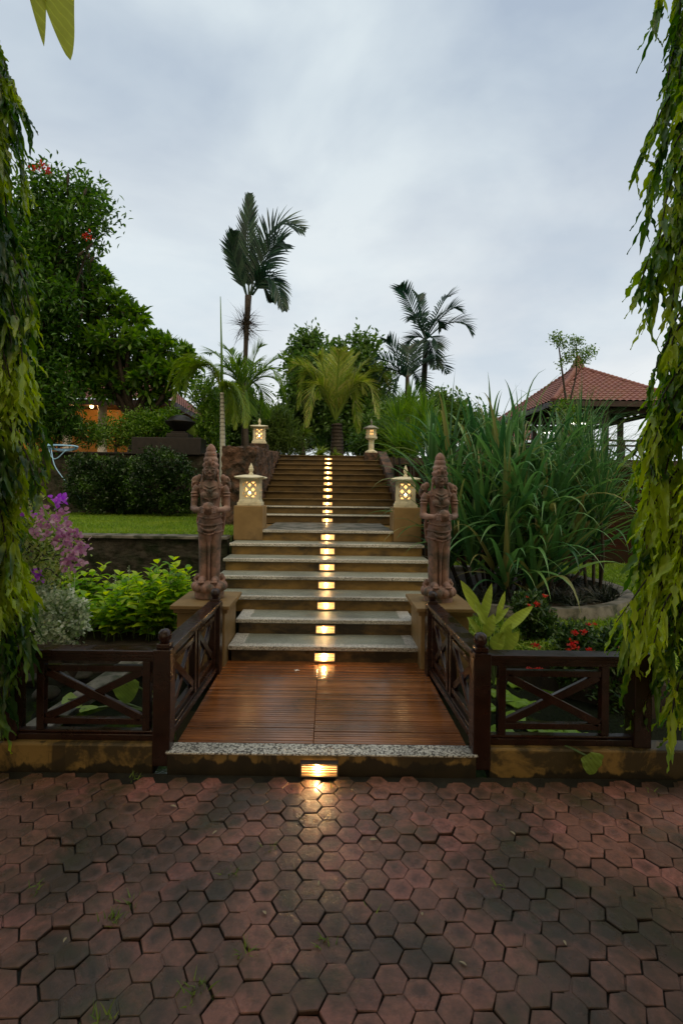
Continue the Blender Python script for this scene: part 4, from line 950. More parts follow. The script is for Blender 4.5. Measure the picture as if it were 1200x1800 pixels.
# big pale leaf beside the black bowl
def broad_leaf(m, base, tip, width, n=12, bend=.25, cup=.25, lobed=False, up=(0,-1,.3), wavy=.03, prof=None):
    """one wide leaf blade from base to tip, cupped along its midrib"""
    base = np.array(base, float); tip = np.array(tip, float); d = tip-base; L = np.linalg.norm(d); d /= L
    S = np.cross(d, np.array(up, float)); S /= np.linalg.norm(S); N_ = np.cross(S, d); K = 9; V = []
    for i in range(n+1):
        t = i/n; w_ = width/2*((math.sin(PI*t**.72)**.8) if prof is None else prof(t)); 
        for j in range(K):
            u = (j-(K-1)/2)/((K-1)/2)
            V.append(base + d*L*t + S*w_*u + N_*(cup*w_*abs(u)**1.5 + wavy*width*math.sin(t*17+u*2)*abs(u) - bend*L*(t**2)*.5))
    i = np.arange(n)[:,None]*K; j = np.arange(K-1)[None]
    m.add(V, np.stack([i+j,i+j+1,i+K+j+1,i+K+j],-1).reshape(-1,4))
r = thing('broad_leaved_plant', 'plant with a few big rounded pale leaves just right of the black stone bowl', 'plant', tuple(P(335,790,11.9)))
for a, b_ in (((334,770),(336,740)),((332,780),(350,778)),((335,778),(322,762))):
    m = M(); broad_leaf(m, P(*a,11.9), P(*b_,11.8), .26, up=(.2,-1,.2)); m.build('leaf', G['taro'], r, smooth=True)
m = M(); m.tube([P(335,792,11.9), P(334,775,11.9)], .02, 6); m.build('stem', G['stem'], r)

# ================================================================== LAWNS, WEEDS
def grass(name, label, poly, z, n, L, mat, W=.006, cat='grass'):
    poly = np.array(poly, float); lo, hi = poly.min(0), poly.max(0); pts = []
    xy = rng.uniform(lo, hi, (n*2,2)); 
    ins = np.ones(len(xy), bool)
    for i in range(len(poly)):
        a, b_ = poly[i], poly[(i+1)%len(poly)]; ins &= (b_[0]-a[0])*(xy[:,1]-a[1]) - (b_[1]-a[1])*(xy[:,0]-a[0]) >= 0
    xy = xy[ins][:n]; m = M()
    ribbons(m, np.c_[xy, np.full(len(xy), z)], rand_dirs(len(xy), 1.6), L*rng.uniform(.5,1.2,len(xy)), W, droop=.8, nseg=2, prof='strap', fold=0, twist=1.5)
    return tag(m.build(name, mat), label, cat, kind='stuff')
grass('grass', 'short bright green grass of the raised left lawn', [(-6.6,6.34),(-1.24,6.34),(-1.24,11.3),(-6.6,11.3)], .875, 60000, .06, G['grass'], .009)
grass('grass', 'green grass of the lower right lawn beyond the planter', [(1.3,4.9),(7.5,4.9),(7.5,9.4),(1.3,9.4)], .135, 60000, .07, G['grass'], .009)

# ================================================================== STRAP-LEAVED CLUMP IN ITS PLANTER
pc = (2.35, 6.65)
r = thing('round_planter', 'low curved concrete planter ring round the big strap-leaved clump on the right lawn', 'planter', (pc[0], pc[1], .1))
m = M(); m.lathe([(1.36,.1),(1.36,.27),(1.50,.28),(1.52,.1)], (pc[0],pc[1],0), 72); 
m.F = [f for f in m.F if f[0].shape[1] == 4]
m.add(np.zeros((0,3)), np.zeros((0,4))); m.build('kerb_ring', MT['conc'], r)
m = M(); m.lathe([(.001,.19),(.8,.215),(1.37,.2)], (pc[0],pc[1],0), 40); m.F = m.F[:1]; m.build('soil', MT['soil'], r)
def strap_clump(name, label, heads, nper, L, W, mat, base, droop=1.5, nseg=11, stem=True, up=.55):
    r = thing(name, label, 'plant', base); lf = M(); sm = M()
    for hx, hy, hz, sc_ in heads:
        n = nper; az = rng.uniform(0,6.28,n); el = np.radians(np.clip(rng.normal(54,22,n), 5, 88))
        d = np.c_[np.cos(az)*np.cos(el), np.sin(az)*np.cos(el), np.sin(el)]
        p0 = np.array([hx,hy,hz]) + d*.04 + np.c_[np.zeros((n,2)), rng.uniform(-.18,.1,n)]
        ribbons(lf, p0, d, L*sc_*rng.uniform(.7,1.15,n), W*rng.uniform(.75,1.15,n), droop=droop*rng.uniform(.5,1.35,n), nseg=nseg, prof='strap', fold=.35, twist=.25, late=True)
        if stem and hz > .35: sm.tube(bez([(hx*.6+base[0]*.4, hy*.6+base[1]*.4, .18), (hx*.85+base[0]*.15, hy, hz*.55), (hx,hy,hz)], 8), [.022,.016], 8)
    lf.build('foliage', mat, r); 
    if sm.V: sm.build('stems', G['bark'], r, smooth=True)
    return r
heads = []
for px, py, dy in [(760,810,.3),(790,790,.2),(800,865,-.2),(835,790,.2),(850,870,-.5),(862,765,.4),(880,810,-.4),(905,865,-.6),(912,775,.2),(925,905,-.7),(945,815,-.2),(965,870,-.5),(985,790,.3),(990,910,-.4),(1020,850,0),(845,930,-.6),(1000,830,.6),(1035,895,.2),(960,945,-.7),(800,930,-.3),(890,930,-.8),(770,880,-.1),(870,980,-.7),(920,985,-.8),(830,990,-.6),(970,1000,-.8),(1010,960,-.6),(1040,960,-.2),(790,980,-.3),(890,1020,-.9),(940,1030,-.9)]:
    c = P(px, py+38 if py < 900 else py, 6.7+dy); heads.append((c[0], c[1], c[2], 1.0))
strap_clump('strap_leaved_plant', 'huge clump of long arching strap leaves in the round planter right of the statue', heads, 34, 1.15, .066, G['strap'], (2.35,6.7,.2), droop=2.3)
hd2 = [(*P(px,py,Y),1.0) for px,py,Y in [(1040,840,6.4),(1055,900,6.1),(1020,790,6.9),(1060,860,6.8)]]
strap_clump('fountain_grass', 'fine arching grass with thin drooping blades at the right edge of the strap-leaved clump', hd2, 110, 1.05, .014, G['strap'], (3.6,6.6,.2), droop=2.1)
hd3 = [(*P(px,py,Y),1.0) for px,py,Y in [(700,745,9.0),(720,720,9.3),(745,740,8.6),(700,790,8.3),(760,770,8.3),(725,790,8.0),(690,760,9.6)]]
strap_clump('feathery_bamboo', 'lighter green feathery bush leaning over the right side of the upper steps', hd3, 170, .55, .022, G['palm_mid'], (1.75,8.7,.2), droop=1.3, nseg=7)
# dark low tufts in the planter
r = thing('mondo_tufts', 'dark low grassy tufts inside the curved planter kerb', 'plant', (3.0,5.9,.2)); m = M()
for k in range(42):
    a = random.uniform(-2.6, .6); q = random.uniform(.75,1.28); c = np.array([pc[0]+q*math.cos(a), pc[1]+q*math.sin(a), .2]); n = 60
    ribbons(m, np.tile(c,(n,1)) + rng.normal(size=(n,3))*[.03,.03,0], rand_dirs(n,.9), rng.uniform(.16,.30,n), .010, droop=1.2, nseg=5, prof='strap', fold=0, twist=1)
m.build('foliage', G['mondo'], r)
# ground cover, ixora, lime big-leaved plant
m = M(); n = 42000; xy = rng.uniform([1.35,3.8],[4.2,5.6],(n,2)); xy = xy[(xy[:,1] > np.interp(xy[:,0], [1.2,1.62,2.0,2.5,4.2],[4.66,4.6,4.26,3.86,3.8]))]; n = len(xy); hz = .04 + .10*np.abs(np.sin(xy[:,0]*3.1+1)*np.cos(xy[:,1]*4.3)) ; hz = hz*rng.uniform(.2,1.1,n)
ribbons(m, np.c_[xy, .02+hz], rand_dirs(n,.9), rng.uniform(.02,.05,n), .014, droop=.4, nseg=2, prof='leaf', fold=0, twist=1)
tag(m.build('ground_cover', G['cover']), 'fine yellow-green ground cover around the red flowers on the right', 'ground cover', kind='stuff')
ix = [((945,1095),4.7,.13,.42,'ixora shrub with red flower heads nearest the lime-leaved plant'),((1010,1120),4.3,.15,.36,'ixora shrub with the largest red flower heads behind the right front railing'),((1080,1130),3.95,.12,.36,'ixora shrub with red flowers beside the right hanging tree'),((925,1060),4.7,.13,.5,'ixora shrub with small red flowers just below the planter kerb'),((1080,1215),4.0,.14,.28,'low green ixora shrub seen through the right front railing'),((1000,1165),4.2,.10,.28,'small ixora shrub at the pond edge behind the crossed braces')]
for i, ((px,py),Y,rad,zt,lb) in enumerate(ix):
    c = P(px,py,Y); r = thing('ixora_shrub', lb, 'shrub', (c[0],Y,0)); m = M()
    bb = [((c[0],Y,c[2]-.06),(rad,rad*.8,.16)), ((c[0]+.1,Y+.05,c[2]-.14),(rad,rad*.8,.2))]
    clumps(m, bb, 200, 10, .055, .022, up=.7, spread=.03, shell=.5); m.build('foliage', G['ixleaf'], r)
    m = M()
    for k in range(10): m.tube([(c[0]+random.uniform(-.05,.05),Y,-.05),(c[0]+random.uniform(-rad,rad)*.7,Y+random.uniform(-.1,.1),c[2]-.02)], [.006,.003], 5)
    m.build('stems', G['bark'], r)
for px, py, Y, s, i in [(957,1048,4.5,.026,3),(944,1062,4.5,.03,3),(926,1050,4.7,.016,3),(930,1064,4.6,.018,3),(1010,1113,3.85,.030,1),(1026,1112,3.85,.030,1),(1008,1135,3.75,.045,1),(1034,1143,3.7,.028,1),(998,1142,3.8,.016,1),(1096,1140,3.7,.036,2),(941,1135,4.0,.03,0),(1035,1098,4.2,.02,1),(1045,1097,4.2,.018,1),(945,1177,3.7,.03,5),(930,1176,3.7,.02,5),(1110,1122,3.8,.02,2)]:
    c = P(px,py,Y-.06); m = M(); n = 40; ribbons(m, c + rng.normal(size=(n,3))*s*.45*[1,1,.6], rand_dirs(n,.7), s*.6, s*.42, nseg=2, prof='round', fold=.3, twist=1)
    rt = [o for o in sc.objects if o.name.startswith('ixora_shrub') and o.parent is None][i]; m.build('flower_head', G['red'], rt)
r = thing('lime_leaved_plant', 'plant with long upright wavy lime-green leaves beside the right statue pedestal', 'plant', (*P(868,1165,3.95)[:2], 0))
for a, b_, w_ in [((846,1082),(812,1022),.085),((845,1098),(864,1028),.075),((872,1085),(890,1040),.05),((878,1112),(937,1064),.085),((855,1098),(838,1062),.07),((872,1148),(914,1112),.12),((862,1100),(893,1068),.05),((852,1120),(868,1080),.09),((878,1128),(900,1098),.08),((850,1130),(822,1118),.07),((866,1142),(884,1112),.11),((846,1120),(826,1085),.06)]:
    m = M(); Y = 3.95 + random.uniform(-.08,.08); s_ = (b_[0]-a[0])
    broad_leaf(m, P(*a,Y), P(b_[0],b_[1],Y-random.uniform(0,.1)), w_, up=(random.uniform(-.4,.4),-1,.45), wavy=.05, bend=.25, prof=lambda t: max(.03, math.sin(PI*t**.85)**.75)); m.build('leaf', G['bigleaf'], r, smooth=True)
m = M()
for q in ((858,1112),(865,1112),(880,1122),(850,1137),(868,1152),(860,1132)): m.tube([np.array([P(868,1165,3.95)[0],3.95,-.05]), P(*q,3.95)], .007, 6)
m.build('stems', G['stem'], r)
# lily pads on the pond
pads = [(870,1197,26),(905,1205,22),(880,1222,34),(905,1235,36),(872,1246,26),(900,1262,36),(880,1290,40),(930,1240,30),(935,1280,28),(960,1215,24),(920,1305,28),(965,1304,22),(1000,1302,42),(1020,1296,30),(990,1285,26),(965,1290,30)]
pl = ['pale lily pad floating in the pond seen through the right railing'] 
rows_ = {}
for q in pads: rows_.setdefault(0 if q[1] < 1225 else (1 if q[1] < 1270 else 2), []).append(q)
for px, py, w_ in pads:
    ri = 0 if py < 1225 else (1 if py < 1270 else 2); oi = sorted(rows_[ri]).index((px,py,w_))
    lbl = f"lily pad, {['first','second','third','fourth','fifth','sixth','seventh','eighth','ninth'][oi]} from the left in the {['farthest','middle','nearest'][ri]} row of the right pond"
    Yp = (CAM_H+.235)*FPX/(P(px,py,1)[2]*-1 + CAM_H)/FPX*1.0
    v = (CAM_H - P(px,py,1.0)[2]); Yp = (CAM_H + .235)/v; c = P(px,py,Yp); rr = w_/FPX*Yp*.62; m = M(); nn = 22; a0 = random.uniform(0,6.28)
    V = [(c[0],c[1],-.222)] + [(c[0]+rr*math.cos(a0+.2+k*(2*PI-.4)/nn), c[1]+rr*math.sin(a0+.2+k*(2*PI-.4)/nn), -.228 + .010*math.sin(k*1.3)+.006) for k in range(nn+1)]
    V += [(x_,y_,z_-.008) for x_,y_,z_ in V]
    q = nn+2
    m.add(V, [np.array([[0,k,k+1] for k in range(1,nn+1)]), np.array([[q,q+k+1,q+k] for k in range(1,nn+1)]), np.array([[k,q+k,q+k+1,k+1] for k in range(1,nn+1)])])
    tag(m.build('lily_pad', G['lotus']), lbl, 'lily pad', 'lily pads floating in the pond')
# taro leaves by the pond on the left and by the right kerb
def taro(label, base, leaves):
    r = thing('taro_plant', label, 'plant', base); s = M()
    for a, b_, w_, Y, u in leaves:
        m = M(); p0, p1 = P(*a,Y), P(*b_,Y); broad_leaf(m, p0, p1, w_, up=u, wavy=.03, cup=.15, prof=lambda t: max(.02, min(1, (t*6)**.5*1.0)*math.cos(PI/2*min(1,max(0,t-.08)/.94))**.6)); m.build('leaf', G['taro'], r, smooth=True)
        s.tube(bez([base, (np.array(base)+p0)/2 + [0,0,.05], p0*.75+p1*.25], 8), [.010,.006], 6)
    s.build('stems', G['stem'], r, smooth=True)
taro('young taro plant with a round veined leaf, seen through the left front railing', (-1.25,3.75,-.24), [((222,1190),(222,1238),.20,3.6,(.1,-1,.5)),((112,1225),(145,1240),.10,3.55,(.1,-.6,1)),((140,1248),(172,1240),.055,3.5,(.1,-.5,1)),((262,1222),(258,1200),.08,3.9,(.1,-1,.3))])
taro('single mottled taro leaf drooping over the kerb right of the step light', (1.25,2.98,-.1), [((1038,1322),(1042,1364),.135,2.74,(.1,-1,.3))])
# stone edging of the left pond
m = M(); a_, b_ = P(84,1268,3.5), P(238,1155,4.6); m.bar((-2.02,3.28,-.20), (-1.62,4.60,-.02), .20, .05); tag(m.build('stone_slab', MT['conc'], bevel=.01), 'long grey stone slab slanting across the left pond behind the crossed braces', 'slab')
for k in range(9):
    x_, y_ = -3.0 + (k%3)*.38 + random.uniform(-.08,.08), 3.35 + (k//3)*.5 + random.uniform(-.1,.1); m = M(); m.ell((x_,y_,-.20+random.uniform(0,.05)), (random.uniform(.08,.16),random.uniform(.08,.14),random.uniform(.03,.06)), 12, 8)
    tag(m.build('pond_stone', MT['wall_dark'], smooth=True), f"flat dark pond stone, {['left','middle','right'][k%3]} one in the {['nearest','middle','farthest'][k//3]} row left of the grey slab", 'stone', 'flat stones along the left edge of the pond')
# weeds between the pavers
WL = ['bushiest weed tuft at the left, among dark pavers','largest weed tuft near the bottom edge, left of centre','weed tuft left of centre in the upper half of the paving','weed tuft at lower centre, right of the largest one','weed tuft at the exact centre of the lower paving','small weed tuft just left of the lamp reflection','faint weed tuft far up on the left side','tiny weed tuft close to the left picture edge','tiny yellow weed at the foot of the left kerb','tiny weed right of centre on the paving','weed sprig on the dark right part of the paving','tiny weed below the large kerb lamp','weed tuft at the very bottom left','tiny weed at the foot of the far right kerb']
for wi, (px, py, n) in enumerate([(197,1615,40),(345,1740,60),(405,1533,26),(430,1675,30),(575,1655,22),(478,1490,18),(232,1585,10),(68,1560,14),(240,1362,16),(655,1600,8),(875,1555,14),(590,1392,10),(180,1790,30),(1150,1392,12)]):
    v = (CAM_H - P(px,py,1.0)[2]); Y = (CAM_H - GZ)/v; 
    if Y > 2.74: Y = 2.74
    c = P(px,py,Y); m = M(); k = n; ribbons(m, np.array([c[0],c[1],GZ-.012]) + rng.normal(size=(k,3))*[.018,.014,0], rand_dirs(k,.55), rng.uniform(.03,.065,k), .0055, droop=.8, nseg=3, prof='strap', fold=0, twist=1)
    tag(m.build('weed_tuft', G['fern']), WL[wi], 'weed', 'weed tufts in the paving joints')

# litter on the paving and deck
for k, (px, py, w_) in enumerate([(742,1612,'beside the darkest pavers'),(300,1418,'far up on the left of the paving'),(905,1470,'on the dark right side of the paving'),(468,1610,'left of the lamp reflection, lower half'),(650,1478,'just right of the lamp reflection'),(118,1650,'near the left picture edge'),(990,1655,'at the lower right of the paving'),(382,1462,'left of the lamp reflection, upper half'),(820,1700,'near the bottom edge, right of centre'),(560,1560,'in the middle of the paving')]):
    v = (CAM_H - P(px,py,1.0)[2]); Y = (CAM_H - GZ)/v; c = P(px,py,Y); a = random.uniform(0,6.28); m = M()
    ribbons(m, [[c[0],c[1],GZ+.006]], [[math.cos(a),math.sin(a),.12]], random.uniform(.018,.036), random.uniform(.008,.014), droop=.5, nseg=5, prof='leaf', fold=.4, twist=.3)
    tag(m.build('fallen_leaf', G['litter']), 'tiny dry fallen leaf ' + w_, 'leaf', 'dry leaves fallen on the paving')

# ================================================================== PALMS
def palm(name, label, Y, trunk, tr, fronds, mat, tmat, nl=34, ll=.6, lw=.045, droop=.5, group=None, rings=0, rw=.022, spear=None, ang=55, base_z=None, jit=.1):
    base = P(*trunk[0], Y)
    r = thing(name, label, 'palm tree', tuple(base), group)
    m = M(); pts = bez([P(*p, Y) for p in trunk], 30); rad = np.interp(np.linspace(0,1,30), np.linspace(0,1,len(tr)), tr)
    m.tube(pts, rad, 12)
    if rings:
        for k in range(rings): q = pts[0] + (pts[-1]-pts[0])*(k+.5)/rings; q = np.array([np.interp(q[2], pts[:,2], pts[:,i]) for i in range(3)]); m.lathe([(rad.max()*.9,-.006),(np.interp(k/rings, [0,1], [tr[0],tr[-1]])*1.10,0),(rad.max()*.9,.006)], q, 12)
    m.build('trunk', tmat, r, smooth=True)
    for f in fronds:
        pts_, kw = (f, {}) if not isinstance(f, tuple) else f
        dep = kw.pop('dy', random.uniform(-.7,.7)); n_ = len(pts_)
        q = [P(p[0], p[1], Y + dep*(i/(n_-1))) for i, p in enumerate(pts_)]
        a = dict(nl=nl, ll=ll, lw=lw, droop=droop, rw=rw, ang=ang, jit=jit); a.update(kw)
        frond(q, **a).build('frond', mat, r)
    if spear: m = M(); m.tube([P(*p, Y) for p in spear], [.03,.018,.006], 7); m.build('spear_leaf', G['palm_mid'], r, smooth=True)
    return r
palm('wind_blown_palm', 'tallest palm with dark fronds swept to the right by wind, left of the steps', 13.0,
     [(430,800),(430,700),(433,600),(437,520)], [.085,.07,.058,.065,.09],
     [([(438,520),(437,470),(436,400),(440,342)], dict(ll=.62, nl=30, ang=38, droop=.1, dy=.2, upv=(.3,-1,0))),
      ([(434,520),(420,478),(409,440),(411,408)], dict(ll=.5, ang=38, droop=.25, dy=-.4, upv=(.2,-1,0))),
      ([(434,520),(424,470),(420,440),(418,412)], dict(ll=.5, ang=38, droop=.3, dy=.4, upv=(-.2,-1,.1))),
      ([(440,520),(454,455),(486,396),(534,404)], dict(ll=.85, nl=30, ang=58, droop=.35, dy=.0, upv=(-.3,-.7,.5))),
      ([(440,520),(462,470),(480,435),(497,425)], dict(ll=.85, nl=26, droop=.8, dy=-.5, upv=(-.2,-1,.2))),
      ([(444,518),(466,490),(484,500),(500,545)], dict(ll=.62, nl=36, droop=.6, dy=-.7, ang=45, upv=(.4,-1,.2))),
      ([(444,518),(460,500),(472,515),(478,530)], dict(ll=.35, nl=16, droop=.5, dy=.6))], G['palm_dark'], G['bark'], ll=.8, lw=.058, rw=.03, nl=26, jit=.04)
r = [o for o in sc.objects if o.name == 'wind_blown_palm'][0]
m = M(); n = 260; c = P(433,572,13.0); ribbons(m, np.tile(c,(n,1)) + rng.normal(size=(n,3))*[.06,.06,.10], rand_dirs(n,.15), rng.uniform(.35,.66,n), .014, droop=.25, nseg=4, prof='strap', fold=0, twist=1); m.build('dry_fibre_skirt', G['bark'], r)
F = lambda cx, cy, tips, **k: [([(cx,cy), (cx+(x-cx)*.4, cy+(y-cy)*.4-up_), (cx+(x-cx)*.78, cy+(y-cy)*.78-up_*1.05), (x,y)], dict(k)) for x,y,up_ in tips]
palm('areca_palm', 'mid-height feather palm in front of the tallest palm trunk, spreading over the left far lantern', 12.0, [(434,800),(432,740),(431,690)], [.07,.06],
     F(431,685,[(365,622,14),(368,688,26),(400,615,8),(458,610,8),(505,636,16),(503,705,30),(398,735,30),(470,735,32),(440,725,10),(385,660,20),(490,668,22),(415,640,8),(450,640,10)], ll=.46, droop=.45), G['palm_mid'], G['bark'], nl=32, lw=.030)
palm('slender_palm', 'slender pale-trunked palm with a tall spear and two drooping lime plumes', 8.6, [(392,925),(392,800),(391,690)], [.055,.05,.032],
     [([(391,690),(376,648),(345,628),(312,640),(292,690)], dict(ll=.30, nl=150, droop=1.1, jit=.25, dy=-.2)), ([(391,690),(372,650),(340,640),(318,660),(305,712)], dict(ll=.28, nl=150, droop=1.1, jit=.25, dy=.3)), ([(391,690),(380,650),(356,640),(335,660),(325,700)], dict(ll=.28, nl=150, droop=1.1, jit=.25, dy=.0)),
      ([(391,692),(402,674),(418,684),(430,715),(432,752)], dict(ll=.26, nl=130, droop=1.0, jit=.25, dy=-.2)), ([(391,692),(398,676),(408,688),(415,715),(414,755)], dict(ll=.25, nl=130, droop=1.0, jit=.25, dy=-.1)), ([(391,692),(396,680),(402,695),(404,720),(402,745)], dict(ll=.23, nl=120, droop=1.0, jit=.25, dy=.2))], G['palm_lime'], G['palebark'], lw=.011, rings=34, rw=.010, spear=[(391,692),(390,610),(388,521)], ang=60)
palm('coconut_palm', 'young golden-green coconut palm at the top of the steps', 12.9, [(592,806),(593,770),(592,745)], [.19,.15,.13],
     F(590,738,[(513,650,26),(524,720,62),(536,655,26),(560,628,12),(597,616,4),(622,628,8),(648,642,18),(684,682,40),(665,735,56),(640,690,30),(540,750,60),(575,645,10),(612,660,12),(550,690,34),(630,760,52),(585,625,6),(608,622,6),(560,700,44),(625,705,44)], ll=.52, droop=.6), G['coco'], G['bark'], nl=46, lw=.021, rings=10, rw=.03, ang=48)
palm('tall_feather_palm', 'taller of two dark palms right of the coconut palm, thin trunk and wind-swept crown', 14.0, [(740,765),(744,690),(749,600)], [.10,.08,.08],
     F(748,596,[(703,503,2),(792,520,10),(808,546,14),(830,588,22),(716,615,12),(765,648,14),(770,612,10),(735,520,2),(725,560,14),(775,575,16)], ll=.55, droop=.4, ang=60, jit=.05) , G['palm_dark'], G['bark'], nl=24, lw=.045)
palm('short_feather_palm', 'shorter dark palm leaning left beside the taller thin-trunked one', 13.2, [(716,765),(716,710),(716,660)], [.08,.07,.05],
     F(716,664,[(680,598,4),(738,600,2),(655,640,14),(786,656,22),(688,705,22),(745,700,22),(665,672,16),(760,640,12),(718,610,2)], ll=.5, droop=.15, ang=64), G['palm_dark'], G['bark'], nl=20, lw=.045)

# ================================================================== TREES AND PLANTS AROUND THE TOP OF THE STEPS
far = [('broad dark tree behind and left of the coconut palm', 24, [(540,612,26,24),(528,645,22,30),(552,660,30,34),(525,700,26,36),(550,730,40,36),(500,745,20,24)], 'far', 950, .30),
       ('dark tree with a two-lobed crown right behind the coconut palm', 26, [(590,625,20,20),(640,608,24,16),(628,640,36,26),(600,670,40,34),(655,675,34,34),(620,715,60,36),(670,735,40,34),(610,760,60,26)], 'far', 1350, .32),
       ('dense dark tree between the coconut palm and the two dark palms', 22, [(700,735,30,22),(665,760,36,26),(735,748,34,20),(690,775,40,20)], 'far', 1100, .26),
       ('dark leafy tree behind the two palms, over the feathery bush', 20, [(775,718,24,16),(760,745,34,24),(800,740,26,20),(835,755,20,16)], 'far', 900, .24)]
for lb, Y, bl, mt, n, L in far:
    bb = [B(a,b_,c,d,Y,random.uniform(-.8,.8)) for a,b_,c,d in bl]; base = P(np.mean([q[0] for q in bl]), 800, Y)
    tree('background_tree', lb, 'tree', base, base + [0,0,1.2], bb, n, 10, L, L*.42, G[mt], .16, .05, 90, up=.3, spread=.25, shell=.4)
for lb, Y, bl, mt, n, L, W in [('light green bamboo-like bush between the left far lantern and the steps', 13.4, [(478,765,24,30),(492,745,16,22),(505,780,22,20)], 'far_light', 420, .26, .03),
       ('hazy olive hedge far behind the top step', 30, [(530,775,34,18),(560,770,30,20),(640,770,40,22),(590,780,40,16)], 'far_light', 900, .22, .07),
       ('leafy green shrubbery behind the far left lantern and the palm trunks', 15, [(440,735,30,26),(405,765,26,30),(460,775,30,26),(425,700,20,20),(385,720,20,30)], 'far', 1000, .22, .06),
       ('dark shrub at the top of the steps, behind the column lantern', 14.5, [(680,770,26,24),(640,785,20,16),(700,790,30,18)], 'far', 600, .14, .05)]:
    bb = [B(a,b_,c,d,Y) for a,b_,c,d in bl]; base = P(bl[0][0], 812, Y)
    tree('terrace_shrub', lb, 'shrub', base, base + [0,0,.3], bb, n, 11, L, W, G[mt], .04, .012, 30, up=.5, spread=.1)
for (px, py), Y, n, L, lb in [((563,800),12.3,90,.36,'bright yellow-green fern on the left at the top of the step lights'), ((590,802),12.25,60,.28,'small bright fern just right of the topmost step light'),((534,765),13.5,50,.5,'small young palm seedling left of the coconut trunk')]:
    c = P(px,py,Y); r = thing('garden_fern', lb, 'plant', tuple(c)); m = M(); ribbons(m, np.tile(c,(n,1)), rand_dirs(n,.75), rng.uniform(.6,1,n)*L, .05, droop=1.2, nseg=6, prof='lance', fold=.3, twist=.6); m.build('foliage', G['fern'], r)
    m = M(); m.tube([c-[0,0,.08], c+[0,0,.03]], [.03,.02], 8); m.build('crown_base', G['bark'], r)
# thin sapling by the pavilion
Y = 9.2; r = thing('thin_sapling', 'thin two-stemmed sapling with small leaf tufts in front of the pavilion roof', 'sapling', tuple(P(1000,820,Y)))
m = M(); m.tube(bez([P(1000,820,Y),P(998,740,Y),P(990,670,Y),P(982,610,Y)],12), [.03,.012], 7); m.tube(bez([P(1001,760,Y),P(1003,700,Y),P(1012,660,Y),P(1013,605,Y)],12), [.022,.008], 7); m.tube(bez([P(1008,668,Y),P(1022,645,Y),P(1036,622,Y)],6), [.01,.004], 5); m.tube(bez([P(990,660,Y),P(1000,650,Y),P(1006,640,Y)],6), [.01,.004], 5)
m.build('stems', G['bark'], r, smooth=True)
m = M(); clumps(m, [B(a,b_,c,d,Y) for a,b_,c,d in [(978,596,10,12),(988,604,8,8),(1008,600,9,8),(1016,600,9,6),(1002,622,12,7),(1028,625,14,10),(1038,614,7,6),(996,632,10,6),(1015,637,12,6),(985,640,4,8)]], 150, 8, .055, .026, up=.2, spread=.04, shell=.3); 
clumps(m, [B(a,b_,c,d,Y) for a,b_,c,d in [(985,720,16,18),(1002,745,14,20),(1000,715,10,14)]], 50, 10, .10, .022, up=.3, spread=.05, shell=.3); m.build('foliage', G['palm_mid'], r)

# ================================================================== PAVILION
MT['tile'] = stone('red_roof_tile', [(.3,(.155,.07,.068)),(.7,(.235,.11,.105))], 3, .8, .3, .01, 20, stain=(.20,.10,.08), sscale=2)
def tiled_plane(m, a, b, c, d, nu, nv, amp=.05):
    """roof plane a-b (eave) to d-c (ridge), overlapping rows of curved tiles in real relief"""
    a,b,c,d = [np.array(q,float) for q in (a,b,c,d)]; nrm_ = np.cross(b-a, d-a); nrm_ /= np.linalg.norm(nrm_)
    if nrm_[2] < 0: nrm_ = -nrm_
    W = np.linalg.norm(b-a); V = []; S = 4; cols = nu*S + 1
    us = np.linspace(0,1,cols); rows = []
    for j in range(nv):
        for t in (j/nv, (j+.98)/nv):
            l = a + (d-a)*t; r_ = b + (c-b)*t; lift = .035*(1-(t*nv-j))
            u0 = us; P_ = l + (r_-l)*u0[:,None]
            wx = (P_-a) @ ((b-a)/W)
            rows.append(P_ + nrm_*(lift + amp*np.abs(np.sin(wx/ (W/nu) *PI)))[:,None])
    V = np.concatenate(rows); i = np.arange(len(rows)-1)[:,None]*cols; j = np.arange(cols-1)[None]
    m.add(V, np.stack([i+j,i+j+1,i+cols+j+1,i+cols+j],-1).reshape(-1,4))
r = thing('open_pavilion', 'open-sided pavilion with a red tiled hipped roof on the right terrace', 'pavilion', (10.9,22,2.3))
x0,x1,y0,y1,ze = 8.36,13.55,18.5,25.6,4.94; ap = P(1015,646,22.0); ap = (ap[0], 22.0, ap[2])
cs = [(x0,y0,ze),(x1,y0,ze),(x1,y1,ze),(x0,y1,ze)]
for i in range(4):
    a, b_ = cs[i], cs[(i+1)%4]; m = M(); L = math.dist(a,b_); apn = np.array(ap); tiled_plane(m, a, b_, apn+(np.array(b_)-a)*.012, apn-(np.array(b_)-a)*.012, int(L/.24), 17); m.build('roof_slope', MT['tile'], r)
for c in cs:
    m = M(); n = 26
    for k in range(n): p = np.array(c) + (np.array(ap)-c)*(k+.5)/n; m.ell(p+[0,0,.05], (.13,.13,.075), 8, 6)
    m.tube([np.array(c)+[0,0,.03], np.array(ap)+[0,0,.03]], .09, 8); m.build('hip_ridge', MT['tile'], r)
m = M(); m.lathe([(.001,-.1),(.30,-.1),(.26,.1),(.20,.14),(.20,.28),(.12,.34),(.10,.5),(.001,.56)], ap, 12); m.build('roof_finial', MT['tile'], r)
m = M(); 
for i in range(4):
    a, b_ = np.array(cs[i]), np.array(cs[(i+1)%4]); m.bar(a-[0,0,.09], b_-[0,0,.09], .06, .2)
    for k in range(1,15): p = a + (b_-a)*k/15; q = p + (np.array(ap)-p)*.93 if True else 0; m.bar(p-[0,0,.10], np.array([q[0],q[1],q[2]])-[0,0,.16], .06, .09)
